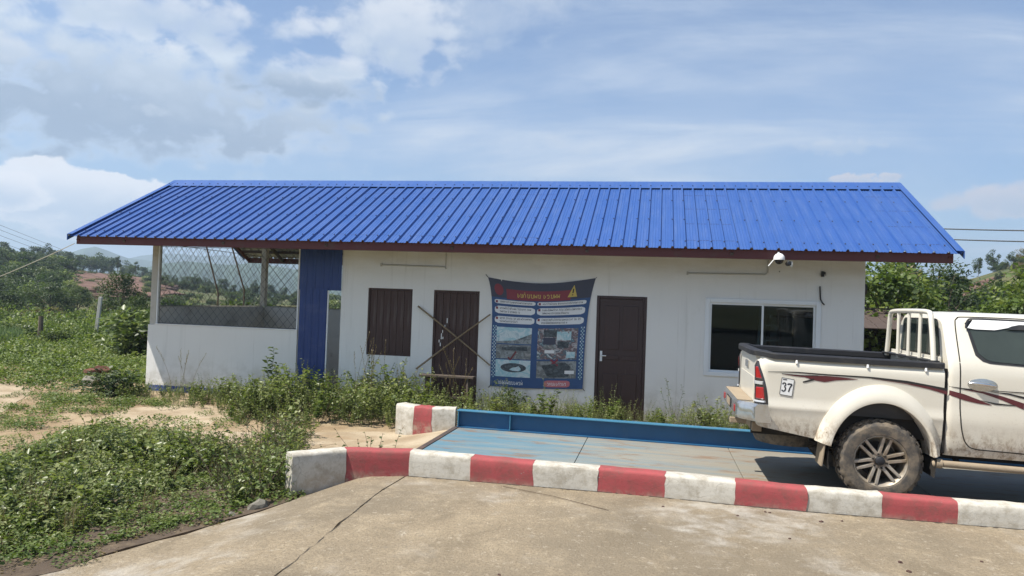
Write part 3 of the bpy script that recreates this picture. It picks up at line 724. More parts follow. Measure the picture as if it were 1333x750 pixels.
mb = MB(); mb.tube([(11.86, -.008, 2.66), (11.86, -.008, 2.68)], .008, 6); obj('wall_plug', mb, 'cable_black', B)
mb = MB(); mb.lathe_y([(0, -.04), (.09, -.04), (.10, -.02), (.10, .04), (0, .04)], 20, (0, 0, 0)); o = obj('meter_box', mb, 'cable_black', B, True); o.rotation_euler = (0, 0, rad(90)); o.location = (13.25, .25, 2.42)
# interior of the room seen through the sliding window: a step ladder
ld = thing('step_ladder', 'aluminium step ladder standing inside behind the sliding window', 'ladder', (11.95, 1.3, .02))
for s in (-1, 1):
    mb = MB(); mb.bar((s*.24, 0, 0), (s*.17, .35, 2.0), .025, .05); obj('side_rail', mb, 'ladder_alu', ld)
    mb = MB(); mb.bar((s*.24, .95, 0), (s*.17, .40, 1.95), .02, .03); obj('rear_rail', mb, 'ladder_alu', ld)
for i in range(1, 7):
    t = i/7; w = .24-.07*t; mb = MB(); mb.box(-w+.013, w-.013, .35*t-.04, .35*t+.04, 2.0*t-.012, 2.0*t+.012); obj('tread', mb, 'ladder_alu', ld)
ob = thing('cupboard', 'pale two-door cupboard inside the dark room behind the ladder', 'cupboard', (12.55, 2.6, .02))
mb = MB(); mb.box(-.45, .45, 0, .45, 0, 1.9); obj('carcass', mb, 'room_wall', ob, bevel=.005)
for s in (-1, 1):
    mb = MB(); mb.box(min(0, s*.44)+.005, max(0, s*.44)-.005, -.02, -.001, .06, 1.86); dd = obj('cupboard_door', mb, 'white_alu', ob, bevel=.004)
    mb = MB(); mb.box(s*.06-.01, s*.06+.01, -.045, -.0205, .95, 1.1); obj('handle', mb, 'cable_black', dd)
# security cameras under the eave
cc = thing('dome_camera', 'white dome security camera hanging below the eave', 'camera', (11.70, -.99, 2.80))
def dome(mb, c, r, z0, z1, n=20, k=8, up=1):
    rows = []
    for i in range(k+1):
        t = (math.pi/2)*i/k; rows.append([(c[0]+r*math.cos(t)*math.cos(2*math.pi*j/n), c[1]+r*math.cos(t)*math.sin(2*math.pi*j/n), c[2]+up*r*math.sin(t)) for j in range(n)])
    return mb.grid(rows, closed=True)
obj('housing', dome(MB(), (0, 0, .02), .085, 0, 0), 'plastic_white', cc, True)
mb = MB(); mb.tube([(0, 0, .0), (0, 0, .02)], .086, 20); obj('collar', mb, 'plastic_white', cc, True)
obj('dome_glass', dome(MB(), (0, 0, -.001), .068, 0, 0, up=-1), 'lens_black', cc, True)
mb = MB(); mb.tube([(0, .02, .08), (0, .09, .12)], .02, 10); obj('mount', mb, 'plastic_white', cc, True)
mb = MB(); mb.tube([(-.08, 0, .0), (-.16, -.01, -.10)], .008, 6); obj('aerial', mb, 'plastic_white', cc, True)
c2 = thing('bullet_camera', 'small dark bullet camera beside the dome camera', 'camera', (11.86, -.86, 2.755))
mb = MB(); mb.lathe_y([(0, -.08), (.03, -.08), (.038, -.075), (.038, .06), (0, .06)], 16); obj('housing', mb, 'cable_black', c2, True)
mb = MB(); mb.lathe_y([(0, -.088), (.022, -.088), (.022, -.081), (0, -.081)], 16); obj('lens', mb, 'lens_black', c2, True)
mb = MB(); mb.tube([(.0, .02, .03), (0, .02, .07)], .012, 8); mb.box(.03, .055, -.03, .03, -.05, .03); obj('bracket', mb, 'plastic_white', c2)
# chain-link mesh in the openings: crossing wires
def chain(name, x0, x1, z0, z1, y=None, x=None, pitch=.165, r=.0034):
    mb = MB(); W_ = x1-x0; Hh = z1-z0
    for s in (1, -1):
        for c in np.arange(-Hh*1.2, W_+Hh*1.2, pitch):
            pts = []
            # line u = c + s*0.62*z  clipped to the opening
            k = .88*s; za, zb = 0, Hh
            ua, ub = c, c+k*Hh
            t0, t1 = 0, 1
            d = ub-ua
            for lo, sign in ((0, 1), (W_, -1)):
                if d == 0: continue
                t = (lo-ua)/d
                if (d > 0) == (sign > 0): t0 = max(t0, t)
                else: t1 = min(t1, t)
            if t1-t0 < .02: continue
            for t in np.linspace(t0, t1, 5):
                u = ua+d*t; z = z0+Hh*t; w = .006*s + .004*math.sin(9*t+c*7)
                pts.append((x0+u, y+w, z) if y is not None else (x+w, x0+u, z))
            mb.tube(pts, r, 4, cap=False)
    for zz in (z0+.01, z1-.02):
        pts = [(x0, y, zz), (x1, y, zz)] if y is not None else [(x, x0, zz), (x, x1, zz)]
        mb.tube(pts, .006, 5)
    o = obj(name, mb, 'wire_steel', B); return o
chain('chain_link', .165, 3.135, 1.335, 2.88, y=.04)
chain('chain_link', .14, RD-.05, 1.68, 2.95, x=.05, r=.0035)
chain('chain_link', .14, WL-.13, 1.68, 2.95, y=RD+.05, r=.0035)
# bamboo poles crossed over the left door and the plank seat below
def pole(a, b_, label, r=.016):
    mb = MB(); a = np.array(a); b_ = np.array(b_); n = 13; pts = [a+(b_-a)*t + np.array([0, 0, .012*math.sin(3.1*t)]) for t in np.linspace(0, 1, n)]
    mb.tube([tuple(p) for p in pts], [r*(1+.10*(i % 3 == 0))*(1-.25*i/n) for i in range(n)], 8); tag(obj('bamboo_pole', mb, 'bamboo', None, True), label, 'pole', 'crossed bamboo poles')
pole((5.56, -.05, 1.865), (6.95, -.05, .85), 'thin bamboo pole across the brown door, its high end at the left')
pole((5.58, -.085, .72), (6.93, -.085, 1.765), 'thin bamboo pole across the brown door, its high end at the banner')
bn = thing('bench', 'rough wooden plank bench in front of the left brown door', 'bench', (6.24, -.28, .02))
mb = MB(); mb.box(-.51, .49, -.11, .11, .60, .64); obj('seat', mb, 'old_wood', bn, bevel=.006)
for sx in (-1, 1):
    for sy in (-1, 1):
        mb = MB(); mb.bar((sx*.40, sy*.07, 0), (sx*.38, sy*.06, .60), .045, .045); obj('leg', mb, 'old_wood', bn)
mb = MB(); mb.bar((-.38, 0, .25), (.38, 0, .25), .03, .04); obj('stretcher', mb, 'old_wood', bn)
# ------------------------------------------------------------------ printed banner
simple('print_navy', (.032, .080, .20), .55, var=.2, scale=6)
simple('print_dark', (.05, .055, .085), .55, var=.2)
simple('print_red', (.22, .035, .05), .55)
simple('print_white', (.72, .72, .72), .55, var=.05)
simple('print_black', (.02, .02, .025), .55)
simple('print_yellow', (.55, .42, .10), .55)
simple('stripe_dark', (.17, .03, .035), .55); simple('print_pink', (.50, .16, .18), .55)
def photo_mat(nm, cols, scale, seed):
    mt, nt, b = newmat(nm); g = NG(nt); v = g.coords((1, 1, 1.3), (seed, 0, seed*2))
    q = g.n('ShaderNodeValToRGB'); g.link(g.noise(v, scale, 5, .6, .8), q.inputs[0])
    e = q.color_ramp.elements; e[0].position = .3; e[0].color = (*cols[0], 1); e[1].position = .7; e[1].color = (*cols[-1], 1)
    for i, c in enumerate(cols[1:-1]):
        k = e.new(.3+.4*(i+1)/(len(cols)-1)); k.color = (*c, 1)
    g.link(q.outputs[0], b.inputs['Base Color']); b.inputs['Roughness'].default_value = .55
photo_mat('photo_sky', [(.14, .33, .40), (.60, .66, .66), (.28, .50, .55), (.72, .72, .70)], 5, 1)
photo_mat('photo_road', [(.06, .08, .09), (.30, .32, .32), (.12, .13, .13), (.42, .40, .38)], 6, 4)
photo_mat('photo_truck', [(.04, .05, .06), (.45, .46, .47), (.16, .08, .075), (.08, .16, .20), (.66, .66, .64)], 9, 7)
photo_mat('photo_basket', [(.02, .03, .035), (.06, .07, .08), (.12, .15, .16)], 14, 3)
def banner():
    t = thing('banner', 'large blue printed safety banner with photos tied to the white wall', 'banner', (7.78, -.03, 1.45))
    def pos(u, v, off=0.0):
        # u 0..1 left to right, v 0..1 top to bottom
        zl = 2.435 + (.48-2.435)*v; zr = 2.475 + (.52-2.475)*v
        z = zl*(1-u) + zr*u
        sag = .105*math.sin(math.pi*u)*(1-v)**3 + .02*math.sin(math.pi*u)*v
        z -= sag
        xl = 6.955 - .105*(1-v)**6 - .0*v; xr = 8.655 - .03*v + .135*(1-v)**4
        x = xl*(1-u) + xr*u
        y = -.028 + .010*math.sin(9*u+2*v) + .012*math.sin(5*v+1) - .02*math.sin(math.pi*u)*math.sin(math.pi*v) + .012*math.sin(14*u+6*v)*(1-v)
        return (x-7.78, y-off+.03, z-1.45)
    def patch(u0, u1, v0, v1, off, nu=6, nv=4, rnd=False):
        mb = MB(); rows = []
        for j in range(nv+1):
            v = v0+(v1-v0)*j/nv; row = []
            for i in range(nu+1):
                u = u0+(u1-u0)*i/nu
                if rnd:
                    e = abs(2*(j/nv)-1); ins = (v1-v0)*.55*(1-math.sqrt(max(0, 1-e**3)))
                    u = u0+ins+(u1-u0-2*ins)*i/nu
                row.append(pos(u, v, off))
            rows.append(row)
        return mb.grid(rows)
    def flat(name, mat, u0, u1, v0, v1, off=.003, **k): return obj(name, patch(u0, u1, v0, v1, off, **k), mat, t, True)
    cl = obj('banner_sheet', patch(0, 1, 0, 1, 0, 24, 24), 'print_navy', t, True)
    flat('header_band', 'print_dark', .0, 1, .0, .175, .0025, nu=24, nv=4)
    flat('title_band', 'print_red', .16, .80, .085, .185, .004, nu=16)
    def stroke(mb, pts, w, off):
        for a, b_ in zip(pts[:-1], pts[1:]):
            dx, dy = b_[0]-a[0], b_[1]-a[1]; L_ = math.hypot(dx, dy) or 1; nx, ny = -dy/L_*w/2, dx/L_*w/2
            mb.add([pos(a[0]+nx, a[1]+ny, off), pos(b_[0]+nx, b_[1]+ny, off), pos(b_[0]-nx, b_[1]-ny, off), pos(a[0]-nx, a[1]-ny, off)], [(0, 1, 2, 3)])
    def script_line(mb, u0, u1, v, h, off, rs):
        u = u0
        while u < u1-h*.6:
            k = rs.integers(0, 5); w = h*rs.uniform(.55, .85)
            if k == 0: p = [(0, .2), (.3, 0), (.3, 1), (1, 1), (1, 0)]
            elif k == 1: p = [(0, 1), (0, .3), (.4, 0), (.8, .3), (.8, 1)]
            elif k == 2: p = [(.3, .4), (0, .2), (.4, 0), (.8, .3), (.8, 1), (.2, 1)]
            elif k == 3: p = [(0, 0), (.1, 1), (.5, .4), (.9, 1), (.9, 0)]
            else: p = [(.2, 0), (.2, 1), (.6, 1), (.9, .6), (.6, .3)]
            stroke(mb, [(u+a*w, v+b_*h) for a, b_ in p], h*.16, off)
            if rs.random() < .25: stroke(mb, [(u+.2*w, v-h*.3), (u+.7*w, v-h*.35)], h*.15, off)
            u += w+h*(.25 if rs.random() < .88 else .8)
    rs = np.random.default_rng(3)
    mb = MB(); script_line(mb, .27, .72, .12, .036, .0065, rs); obj('lettering', mb, 'print_yellow', t)
    mb = MB(); ew = [(.815+.075*c, .155-.13*s) for c, s in ((-.62, 0), (.62, 0), (0, .9))]
    mb.poly([pos(u, v, .005) for u, v in ew]); obj('warning_triangle', mb, 'print_yellow', t)
    mb = MB(); stroke(mb, [(.815, .075), (.815, .118)], .012, .0075); stroke(mb, [(.815, .130), (.815, .140)], .012, .0075); obj('exclamation_mark', mb, 'print_black', t)
    mb = MB(); mb.poly([pos(.085+.045*math.cos(a), .10+.055*math.sin(a), .005) for a in np.linspace(0, 6.28, 18)[:-1]]); obj('emblem', mb, 'print_red', t)
    for (a, b_) in ((.03, .455), (.475, .965)):
        for (c, d, n) in ((.195, .232, 1), (.255, .325, 2), (.35, .415, 2)):
            flat('text_box', 'print_white', a, b_, c, d, .003, nu=14, nv=6, rnd=True)
            mb = MB()
            for k in range(n):
                hh = .0155; vv = c + (d-c)*(k+.62)/(n+.25) - hh/2
                script_line(mb, a+.055, b_-(.03 if k == 0 else .16), vv, hh, .0055, rs)
            obj('lettering', mb, 'print_black', t)
            mb = MB(); stroke(mb, [(a+.012, c+.02), (a+.035, c+.02)], .022, .0055); obj('number_mark', mb, 'print_red', t)
    # four photographs
    flat('photo', 'photo_sky', .055, .435, .45, .60, .003); 
    mb = MB(); mb.poly([pos(u, v, .0045) for u, v in ((.055, .585), (.25, .57), (.435, .505), (.435, .60), (.055, .60))]); obj('photo_hill', mb, 'photo_road', t)
    flat('photo', 'photo_road', .055, .435, .61, .74, .003)
    mb = MB(); mb.poly([pos(u, v, .0045) for u, v in ((.12, .635), (.39, .625), (.40, .665), (.12, .66))]); obj('photo_load', mb, 'photo_basket', t)
    flat('photo', 'photo_sky', .055, .435, .75, .905, .003)
    flat('photo', 'photo_truck', .50, .92, .45, .735, .003)
    for (u0, u1, v0, v1, mt) in ((.56, .70, .465, .53, 'photo_basket'), (.56, .69, .535, .60, 'print_dark'), (.565, .70, .605, .64, 'photo_road'), (.70, .85, .48, .56, 'photo_sky'), (.71, .83, .57, .63, 'photo_basket'), (.58, .68, .65, .68, 'print_white'), (.81, .9, .665, .72, 'photo_sky')):
        flat('photo_shape', mt, u0, u1, v0, v1, .0045)
    flat('photo', 'photo_road', .50, .92, .75, .905, .003)
    mb = MB(); mb.poly([pos(.25+.14*math.cos(a), .82+.042*math.sin(a), .0045) for a in np.linspace(0, 6.28, 24)[:-1]]); obj('photo_shape', mb, 'photo_basket', t)
    mb = MB(); mb.poly([pos(u, v, .0045) for u, v in ((.55, .79), (.80, .76), (.86, .80), (.84, .895), (.62, .90))]); obj('photo_shape', mb, 'photo_basket', t)
    for c in (.535, .60): 
        mb = MB(); mb.poly([pos(c+.025*math.cos(a), .82+.03*math.sin(a), .0055) for a in np.linspace(0, 6.28, 16)[:-1]]); obj('photo_shape', mb, 'photo_road', t)
    flat('photo_shape', 'print_white', .80, .90, .835, .865, .0055)
    mb = MB(); stroke(mb, [(.19, .725), (.215, .75), (.275, .67)], .016, .008); obj('tick_mark', mb, 'stripe_dark', t)
    mb = MB(); stroke(mb, [(.645, .79), (.725, .735)], .016, .008); stroke(mb, [(.645, .735), (.725, .79)], .016, .0095); obj('cross_mark', mb, 'print_red', t)
    mb = MB(); script_line(mb, .09, .37, .945, .028, .004, rs); obj('lettering', mb, 'print_white', t)
    flat('label_pill', 'print_pink', .585, .86, .925, .985, .003, nu=12, nv=8, rnd=True)
    mb = MB(); script_line(mb, .62, .84, .945, .024, .0055, rs); obj('lettering', mb, 'print_white', t)
    # chequered side strips of the print
    mb = MB()
    for s in (.012, .945):
        for i in range(30):
            for k in range(3):
                if (i+k) % 2 == 0: u = s+k*.014; v = .44+i*.016; mb.grid([[pos(u, v, .0035), pos(u+.012, v, .0035)], [pos(u, v+.012, .0035), pos(u+.012, v+.012, .0035)]])
    o = obj('chequer_strip', mb, 'photo_sky', t); o['kind'] = 'stuff'
    for u, v in ((.0, .0), (1, .0), (.01, .99), (.99, .99)):
        p = Vector(pos(u, v)); mb = MB(); mb.tube([p, p+Vector((.05*(1 if u > .5 else -1), .02, .05*(1 if v < .5 else -1)))], .006, 6); obj('tie_cord', mb, 'cable_black', t)
banner()

# ------------------------------------------------------------------ pickup truck
def mat_truck():
    mt, nt, b = newmat('truck_paint'); g = NG(nt); v = g.coords()
    col = g.mix(g.noise(v, 2, 4), (.62, .58, .485), (.69, .65, .555))
    z = g.sepxyz(v)[2]
    film = g.ramp(z, 1.15, .5, 0, .5); col = g.mix(g.mul(film, g.ramp(g.noise(v, 2.5, 6, .6), .25, .7)), col, (.52, .44, .32))
    mud = g.mul(g.ramp(z, .86, .56), g.ramp(g.noise(g.coords((1, 1, .6)), 15, 10, .78), .44, .60, 0, .85)); col = g.mix(mud, col, (.26, .19, .12))
    sp = g.mul(g.ramp(z, 1.2, .6), g.ramp(g.noise(v, 60, 4, .6), .62, .70, 0, .6)); col = g.mix(sp, col, (.30, .23, .15))
    g.link(col, b.inputs['Base Color']); g.link(g.mul(.28, g.mul(film, .6), 'ADD'), b.inputs['Roughness']); b.inputs['Coat Weight'].default_value = .35; b.inputs['Coat Roughness'].default_value = .08
    mt, nt, b = newmat('tyre_rubber'); g = NG(nt); v = g.coords()
    n = g.noise(v, 9, 8, .7); col = g.mix(g.ramp(n, .36, .66), (.055, .05, .045), (.17, .135, .095))
    g.link(col, b.inputs['Base Color']); b.inputs['Roughness'].default_value = .9; g.bump(g.noise(v, 60, 5), .3, .004, b)
    mt, nt, b = newmat('wheel_alloy'); g = NG(nt); v = g.coords()
    col = g.mix(g.ramp(g.noise(v, 6, 7, .65), .4, .68), (.40, .355, .29), (.24, .19, .13)); g.link(col, b.inputs['Base Color'])
    b.inputs['Metallic'].default_value = .45; b.inputs['Roughness'].default_value = .45
    mt, nt, b = newmat('mud_dust'); g = NG(nt); v = g.coords()
    col = g.mix(g.noise(v, 7, 8, .7), (.20, .15, .10), (.36, .29, .20)); g.link(col, b.inputs['Base Color']); b.inputs['Roughness'].default_value = .95; g.bump(g.noise(v, 30, 6, .7), .5, .01, b)
mat_truck()
simple('trim_black', (.016, .016, .018), .5, dirt=(.09, .08, .065), dscale=4, damt=.4)
simple('under_dark', (.018, .015, .012), .9, dirt=(.08, .06, .04))
simple('lamp_red', (.30, .010, .013), .12, var=.1, coat=.6)
simple('lamp_dark', (.035, .03, .03), .15, coat=.6)
simple('lamp_silver', (.55, .55, .55), .25, .3)
simple('stripe_red', (.095, .018, .022), .4)
simple('stripe_black', (.02, .018, .018), .4)
simple('bumper_chrome', (.55, .55, .54), .22, .85, dirt=(.30, .24, .17), dscale=5, dlo=.45, damt=.9)
simple('plate_white', (.72, .72, .70), .5)
TX, TY, TZ = 12.09, -4.19, .135
TR = thing('pickup_truck', 'dusty cream-white pickup truck parked on the blue weighbridge', 'truck', (TX, TY, TZ), (0, rad(.8), 0))
ZP = [.50, .58, .70, .80, .86, .95, 1.15, 1.28, 1.325, 1.345, 1.42]
YP = [.815, .835, .858, .868, .882, .868, .872, .878, .868, .846, .846]
def ysec(z): return float(np.interp(z, ZP, YP))
ZC = [.50, .58, .70, .80, .86, .95, 1.15, 1.30, 1.40, 1.43]
YC = [.815, .845, .862, .870, .884, .870, .874, .880, .874, .862]
def ycab(z): return float(np.interp(z, ZC, YC))
def T_(px, py, yoff=.87):            # a point of the near side of the truck, in its own coordinates
    p = on_y(px, py, TY-yoff); c, s = math.cos(rad(.8)), math.sin(rad(.8)); x, z = p[0]-TX, p[2]-TZ
    return x*c - z*s, x*s + z*c
BT = 1.385
def plan(s, k):                      # plan path of the bed side: rear corner then straight; s is the length along it
    r = .11
    L1 = .10; L2 = r*math.pi/2
    if s < L1: return (-1.215, -(.77-L1+s) + 0, -1, 0)
    if s < L1+L2:
        a = (s-L1)/r; return (-1.215+r*(1-math.cos(a)), -(.77+r*math.sin(a)), -math.cos(a), -math.sin(a))
    return (-1.215+r+(s-L1-L2), -.88, 0, -1)
S_OF_X = lambda x: x + 1.215 - .11 + .10 + .11*math.pi/2
def bottom(x):
    if x < -.52: return float(np.interp(x, [-1.3, -1.1, -.6, -.52], [.66, .64, .56, .55]))
    if x > .50: return .50
    return .40 + .585*math.sqrt(max(0, 1-(x/.535)**2))
def side_surface(side):
    mb = MB(); rows = []
    ss = list(np.linspace(0, .10+.11*math.pi/2, 12)) + [S_OF_X(x) for x in np.concatenate([np.linspace(-1.06, -.56, 8), np.linspace(-.53, -.40, 7), np.linspace(-.36, .36, 19), np.linspace(.40, .53, 7), [.565]])]
    zn = [BT, 1.345, 1.325, 1.30, 1.28, 1.22, 1.15, 1.05, .98, .95, .91, .88, .86, .84, .80, .75, .70, .62, .50]
    for s in ss:
        x, y, nx, ny = plan(s, 0); zb = bottom(x) if s > .10 else .66
        row = []
        for z in zn:
            zc = max(z, zb); d = ysec(zc)-.88
            row.append((x+nx*d, (y+ny*d)*side, zc))
        rows.append(row)
    mb.grid(rows); return mb
for sd_ in (1, -1):
    o = obj('bed_side', side_surface(sd_), 'truck_paint', TR, True, angle=60)
    bm = bmesh.new(); bm.from_mesh(o.data); bmesh.ops.dissolve_degenerate(bm, dist=1e-4, edges=bm.edges); bm.to_mesh(o.data); bm.free()
    # wheel arch flare
    mb = MB(); rows = []
    th = np.linspace(.20, math.pi-.15, 41)
    for t in th:
        ci, si = math.cos(math.pi-t), math.sin(math.pi-t)
        def E_(rx, rz): return (rx*ci, .40+rz*si if si > 0 else .40+.9*si*1.1)
        xi, zi = E_(.49, .585); ro = .635 if ci < 0 else .567; xo, zo = E_(ro, .76)
        m1 = ((xi*.75+xo*.25), (zi*.75+zo*.25)); m2 = (xi*.35+xo*.65, zi*.35+zo*.65)
        yb = ysec(min(max(zo, .5), BT))
        rows.append([(xi*.985, -.60*sd_, zi-.01), (xi*.99, -.925*sd_, zi-.004), (xi, -.938*sd_, zi), (m1[0], -.945*sd_, m1[1]), (m2[0], -.914*sd_, m2[1]), (xo*.985+.015*xi, -(yb+.016)*sd_, zo*.99+.01*zi), (xo, -(yb-.01)*sd_, zo)])
    fl = obj('wheel_arch', MB().grid(rows), 'truck_paint', TR, True, angle=50)
    mb = MB(); mb.grid([[(.50*math.cos(math.pi-t), y*sd_, .40+.60*math.sin(math.pi-t)) for y in (-.92, -.42)] for t in np.linspace(-.2, math.pi+.2, 24)]); obj('wheel_well', mb, 'under_dark', TR, True)
    # tail lamp wrapped on the rear corner
    def lamp(s0, s1, z0, z1, off, fn=None, n=10, m_=8):
        rws = []
        for j in range(m_+1):
            z = z0+(z1-z0)*j/m_; row = []
            a, b_ = (s0, s1) if fn is None else fn(j/m_)
            for i in range(n+1):
                s = a+(b_-a)*i/n; x, y, nx, ny = plan(s, 0); d = ysec(z)-.88+off*(1 if 0 < i < n and 0 < j < m_ else .2)
                row.append((x+nx*d, (y+ny*d)*sd_, z))
            rws.append(row)
        return MB().grid(rws)
    s0, s1 = .055, .285
    fn = lambda t: (s0+.012*t, s1-.125*t**1.8+.0*t)
    tl = obj('tail_lamp', lamp(s0, s1, .885, 1.325, .014, fn), 'lamp_dark', TR, True)
    obj('red_lens', lamp(.145, .262, .925, 1.065, .021, lambda t: (.140, .258-.018*t)), 'lamp_red', tl, True)
    obj('red_lens', lamp(.14, .23, 1.135, 1.275, .021, lambda t: (.135, .225-.055*t)), 'lamp_red', tl, True)
    obj('clear_lens', lamp(.06, .25, 1.08, 1.12, .022, lambda t: (.070, .238)), 'lamp_silver', tl, True)
    obj('clear_lens', lamp(.06, .25, .90, .92, .022, lambda t: (.08, .262)), 'lamp_silver', tl, True)
    # rail cap and tie hooks
    pts = [(-1.20, 0), (-1.205, -.55), (-1.19, -.70), (-1.14, -.795), (-1.05, -.825), (-.6, -.83), (0, -.83), (.56, -.83)]
    mb = MB(); rws = []
    for i, (x, y) in enumerate(pts):
        a = pts[max(0, i-1)]; c = pts[min(len(pts)-1, i+1)]; dx, dy = c[0]-a[0], c[1]-a[1]; L_ = math.hypot(dx, dy); nx, ny = dy/L_, -dx/L_
        if nx*(-1) < 0 and i < 3: pass
        w = .052; lift = .018 if i < 4 else 0
        rws.append([(x+nx*o_, (y+ny*o_)*sd_, z+lift) for o_, z in ((-w, BT-.03), (-w, BT+.022), (-w*.7, BT+.034), (w*.7, BT+.034), (w, BT+.02), (w, BT-.028))])
    mb.grid(rws); mb.poly(rws[-1]); obj('bed_rail_cap', mb, 'trim_black', TR, True, angle=45)
    for x in (-.83, -.15, .39):
        hk = MB(); hk.tube([(x, -.872*sd_, 1.355), (x, -.880*sd_, 1.322)], .012, 8); hk.tube([(x, -.868*sd_, 1.36), (x, -.85*sd_, 1.362)], .012, 8); obj('tie_hook', hk, 'plastic_white', TR, True)
    # bed inner wall
    mb = MB(); mb.box(-1.15, .54, -.80*sd_-.01, -.80*sd_+.01, .86, BT); obj('bed_liner', mb, 'trim_black', TR)
    mb = MB(); mb.box(-.62, -.56, min(-.60*sd_, -.86*sd_), max(-.60*sd_, -.86*sd_), .33, .62); 
    me = mb
    fl_ = MB(); fl_.add([(-.545, -.62*sd_, .30), (-.545, -.90*sd_, .30), (-.515, -.93*sd_, .66), (-.515, -.62*sd_, .66), (-.565, -.62*sd_, .30), (-.565, -.895*sd_, .30), (-.53, -.925*sd_, .66), (-.53, -.62*sd_, .66)], [(0,1,2,3), (7,6,5,4), (0,4,5,1), (1,5,6,2), (2,6,7,3), (3,7,4,0)])
    obj('mud_flap', fl_, 'mud_dust', TR, bevel=.006)
mb = MB(); mb.box(-1.20, .55, -.79, .79, .82, .86); obj('bed_floor', mb, 'trim_black', TR)
mb = MB(); mb.box(-1.205, -1.15, -.68, .68, .72, BT-.005); tg = obj('tailgate', mb, 'truck_paint', TR, bevel=.015)
mb = MB(); mb.box(-1.222, -1.2055, -.12, .12, 1.20, 1.28); obj('tailgate_handle', mb, 'bumper_chrome', tg, bevel=.008)
mb = MB(); mb.box(-1.212, -1.2055, -.60, .60, .82, 1.14); obj('pressed_panel', mb, 'truck_paint', tg, bevel=.004)
# headboard of the bed with pressed lines
mb = MB(); mb.box(.535, .56, -.78, .78, .86, 1.47); hb = obj('bed_headboard', mb, 'truck_paint', TR, bevel=.004)
for z in (1.24, 1.31, 1.38, 1.43):
    mb = MB(); mb.box(.525, .5345, -.74, .74, z-.008, z+.008); obj('pressed_rib', mb, 'truck_paint', hb, bevel=.003)
# step bumper
def bump_sec(y):
    k = 1-smooth(abs(y), .62, .93); return float(k)
mb = MB(); rws = []
for y in np.linspace(-.93, .93, 31):
    e = 1-abs(y)/.93; xr = -1.395 + .17*float(smooth(abs(y), .66, .93))
    rws.append([(-1.06-.12*float(smooth(e, 0, .1)), y, .70), (xr+.03, y, .70), (xr, y, .735), (xr, y, .855), (xr+.025, y, .885), (-1.10-.1*float(smooth(e, 0, .1)), y, .885)])
mb.grid(rws); mb.poly(rws[0]); mb.poly(rws[-1]); bu = obj('rear_bumper', mb, 'bumper_chrome', TR, True, angle=35)
mb = MB(); mb.box(-1.375, -1.215, -.66, .66, .8862, .894); obj('step_pad', mb, 'mud_dust', bu, bevel=.003)
for s in (-1, 1):
    mb = MB(); mb.box(-1.405, -1.388, min(s*.52, s*.64), max(s*.52, s*.64), .76, .83); obj('reflector', mb, 'lamp_red', bu, bevel=.006)
mb = MB(); mb.box(-1.402, -1.38, -.22, .22, .745, .85); obj('plate_recess', mb, 'trim_black', bu)
mb = MB(); mb.box(-1.407, -1.4025, -.17, .17, .76, .84); obj('number_plate', mb, 'mud_dust', bu)
# underbody: chassis rails, axle, tank, exhaust
for s in (-1, 1):
    mb = MB(); mb.box(-1.2, 3.7, s*.45-.04, s*.45+.04, .52, .66); obj('chassis_rail', mb, 'under_dark', TR)
    mb = MB(); mb.tube([(-.62, s*.56, .50), (0, s*.56, .40), (.62, s*.56, .50)], .03, 6); obj('leaf_spring', mb, 'under_dark', TR)
mb = MB(); mb.tube([(0, -.72, .385), (0, .72, .385)], .045, 10); mb.tube([(-.13, .05, .385), (.13, .05, .385)], .13, 12); obj('rear_axle', mb, 'under_dark', TR, True)
mb = MB(); mb.box(.6, 3.6, -.70, .70, .45, .60); obj('floor_pan', mb, 'under_dark', TR)
mb = MB(); mb.box(-1.12, .5, -.74, .74, .62, .815); obj('bed_underside', mb, 'under_dark', TR)
mb = MB(); mb.tube([(.6, .35, .46), (-.3, .35, .52), (-1.0, .42, .52), (-1.22, .5, .5)], .032, 10); obj('exhaust_pipe', mb, 'under_dark', TR, True)
mb = MB(); mb.bar((-1.15, -.55, .60), (-1.15, .55, .60), .10, .10); mb.bar((-1.10, 0, .58), (-1.38, 0, .58), .06, .06); obj('tow_bar', mb, 'mud_dust', TR, bevel=.006)
mb = MB(); mb.lathe_y([(0, -.12), (.34, -.12), (.37, -.06), (.37, .06), (.34, .12), (0, .12)], 28); sp_ = obj('spare_wheel', mb, 'tyre_rubber', TR, True); sp_.rotation_euler = (rad(90), 0, 0); sp_.location = (-.75, 0, .50)
# cab and bonnet as one lofted shell
def cab_section(x):
    xs_ = [.60, .625, .68, .8, 1.6, 1.95, 2.12, 2.3, 2.85, 3.0, 3.75, 3.95, 4.02]
    zr = np.interp(x, xs_, [1.86, 1.905, 1.925, 1.935, 1.945, 1.935, 1.89, 1.78, 1.33, 1.28, 1.16, 1.05, .92])
    wr = np.interp(x, xs_, [.62, .645, .655, .66, .66, .655, .665, .68, .75, .76, .74, .70, .64])
    k = np.interp(x, xs_, [.972, .992, 1, 1, 1, 1, 1, 1, 1, 1, .985, .93, .86])
    belt = min(1.43, zr-.05)
    low = np.interp(x, [.60, 2.5, 2.6, 3.95, 4.02], [.50, .50, .52, .55, .62])
    pts = []
    for z in np.linspace(0, 1, 13):
        zz = low + (belt-low)*z; pts.append((ycab(zz)*k, zz))
    yb = pts[-1][0]
    h = zr-belt
    for t, q in ((.12, None), (.35, None), (.6, None), (.80, None)):
        pts.append((yb+(wr+.035-yb)*(t/.80) - 0, belt+h*t))
    pts += [(wr+.015, belt+h*.87), (wr-.03, belt+h*.935), (wr-.11, belt+h*.972), (wr*.55, belt+h*.993), (0, zr)]
    return pts
mb = MB(); rws = []
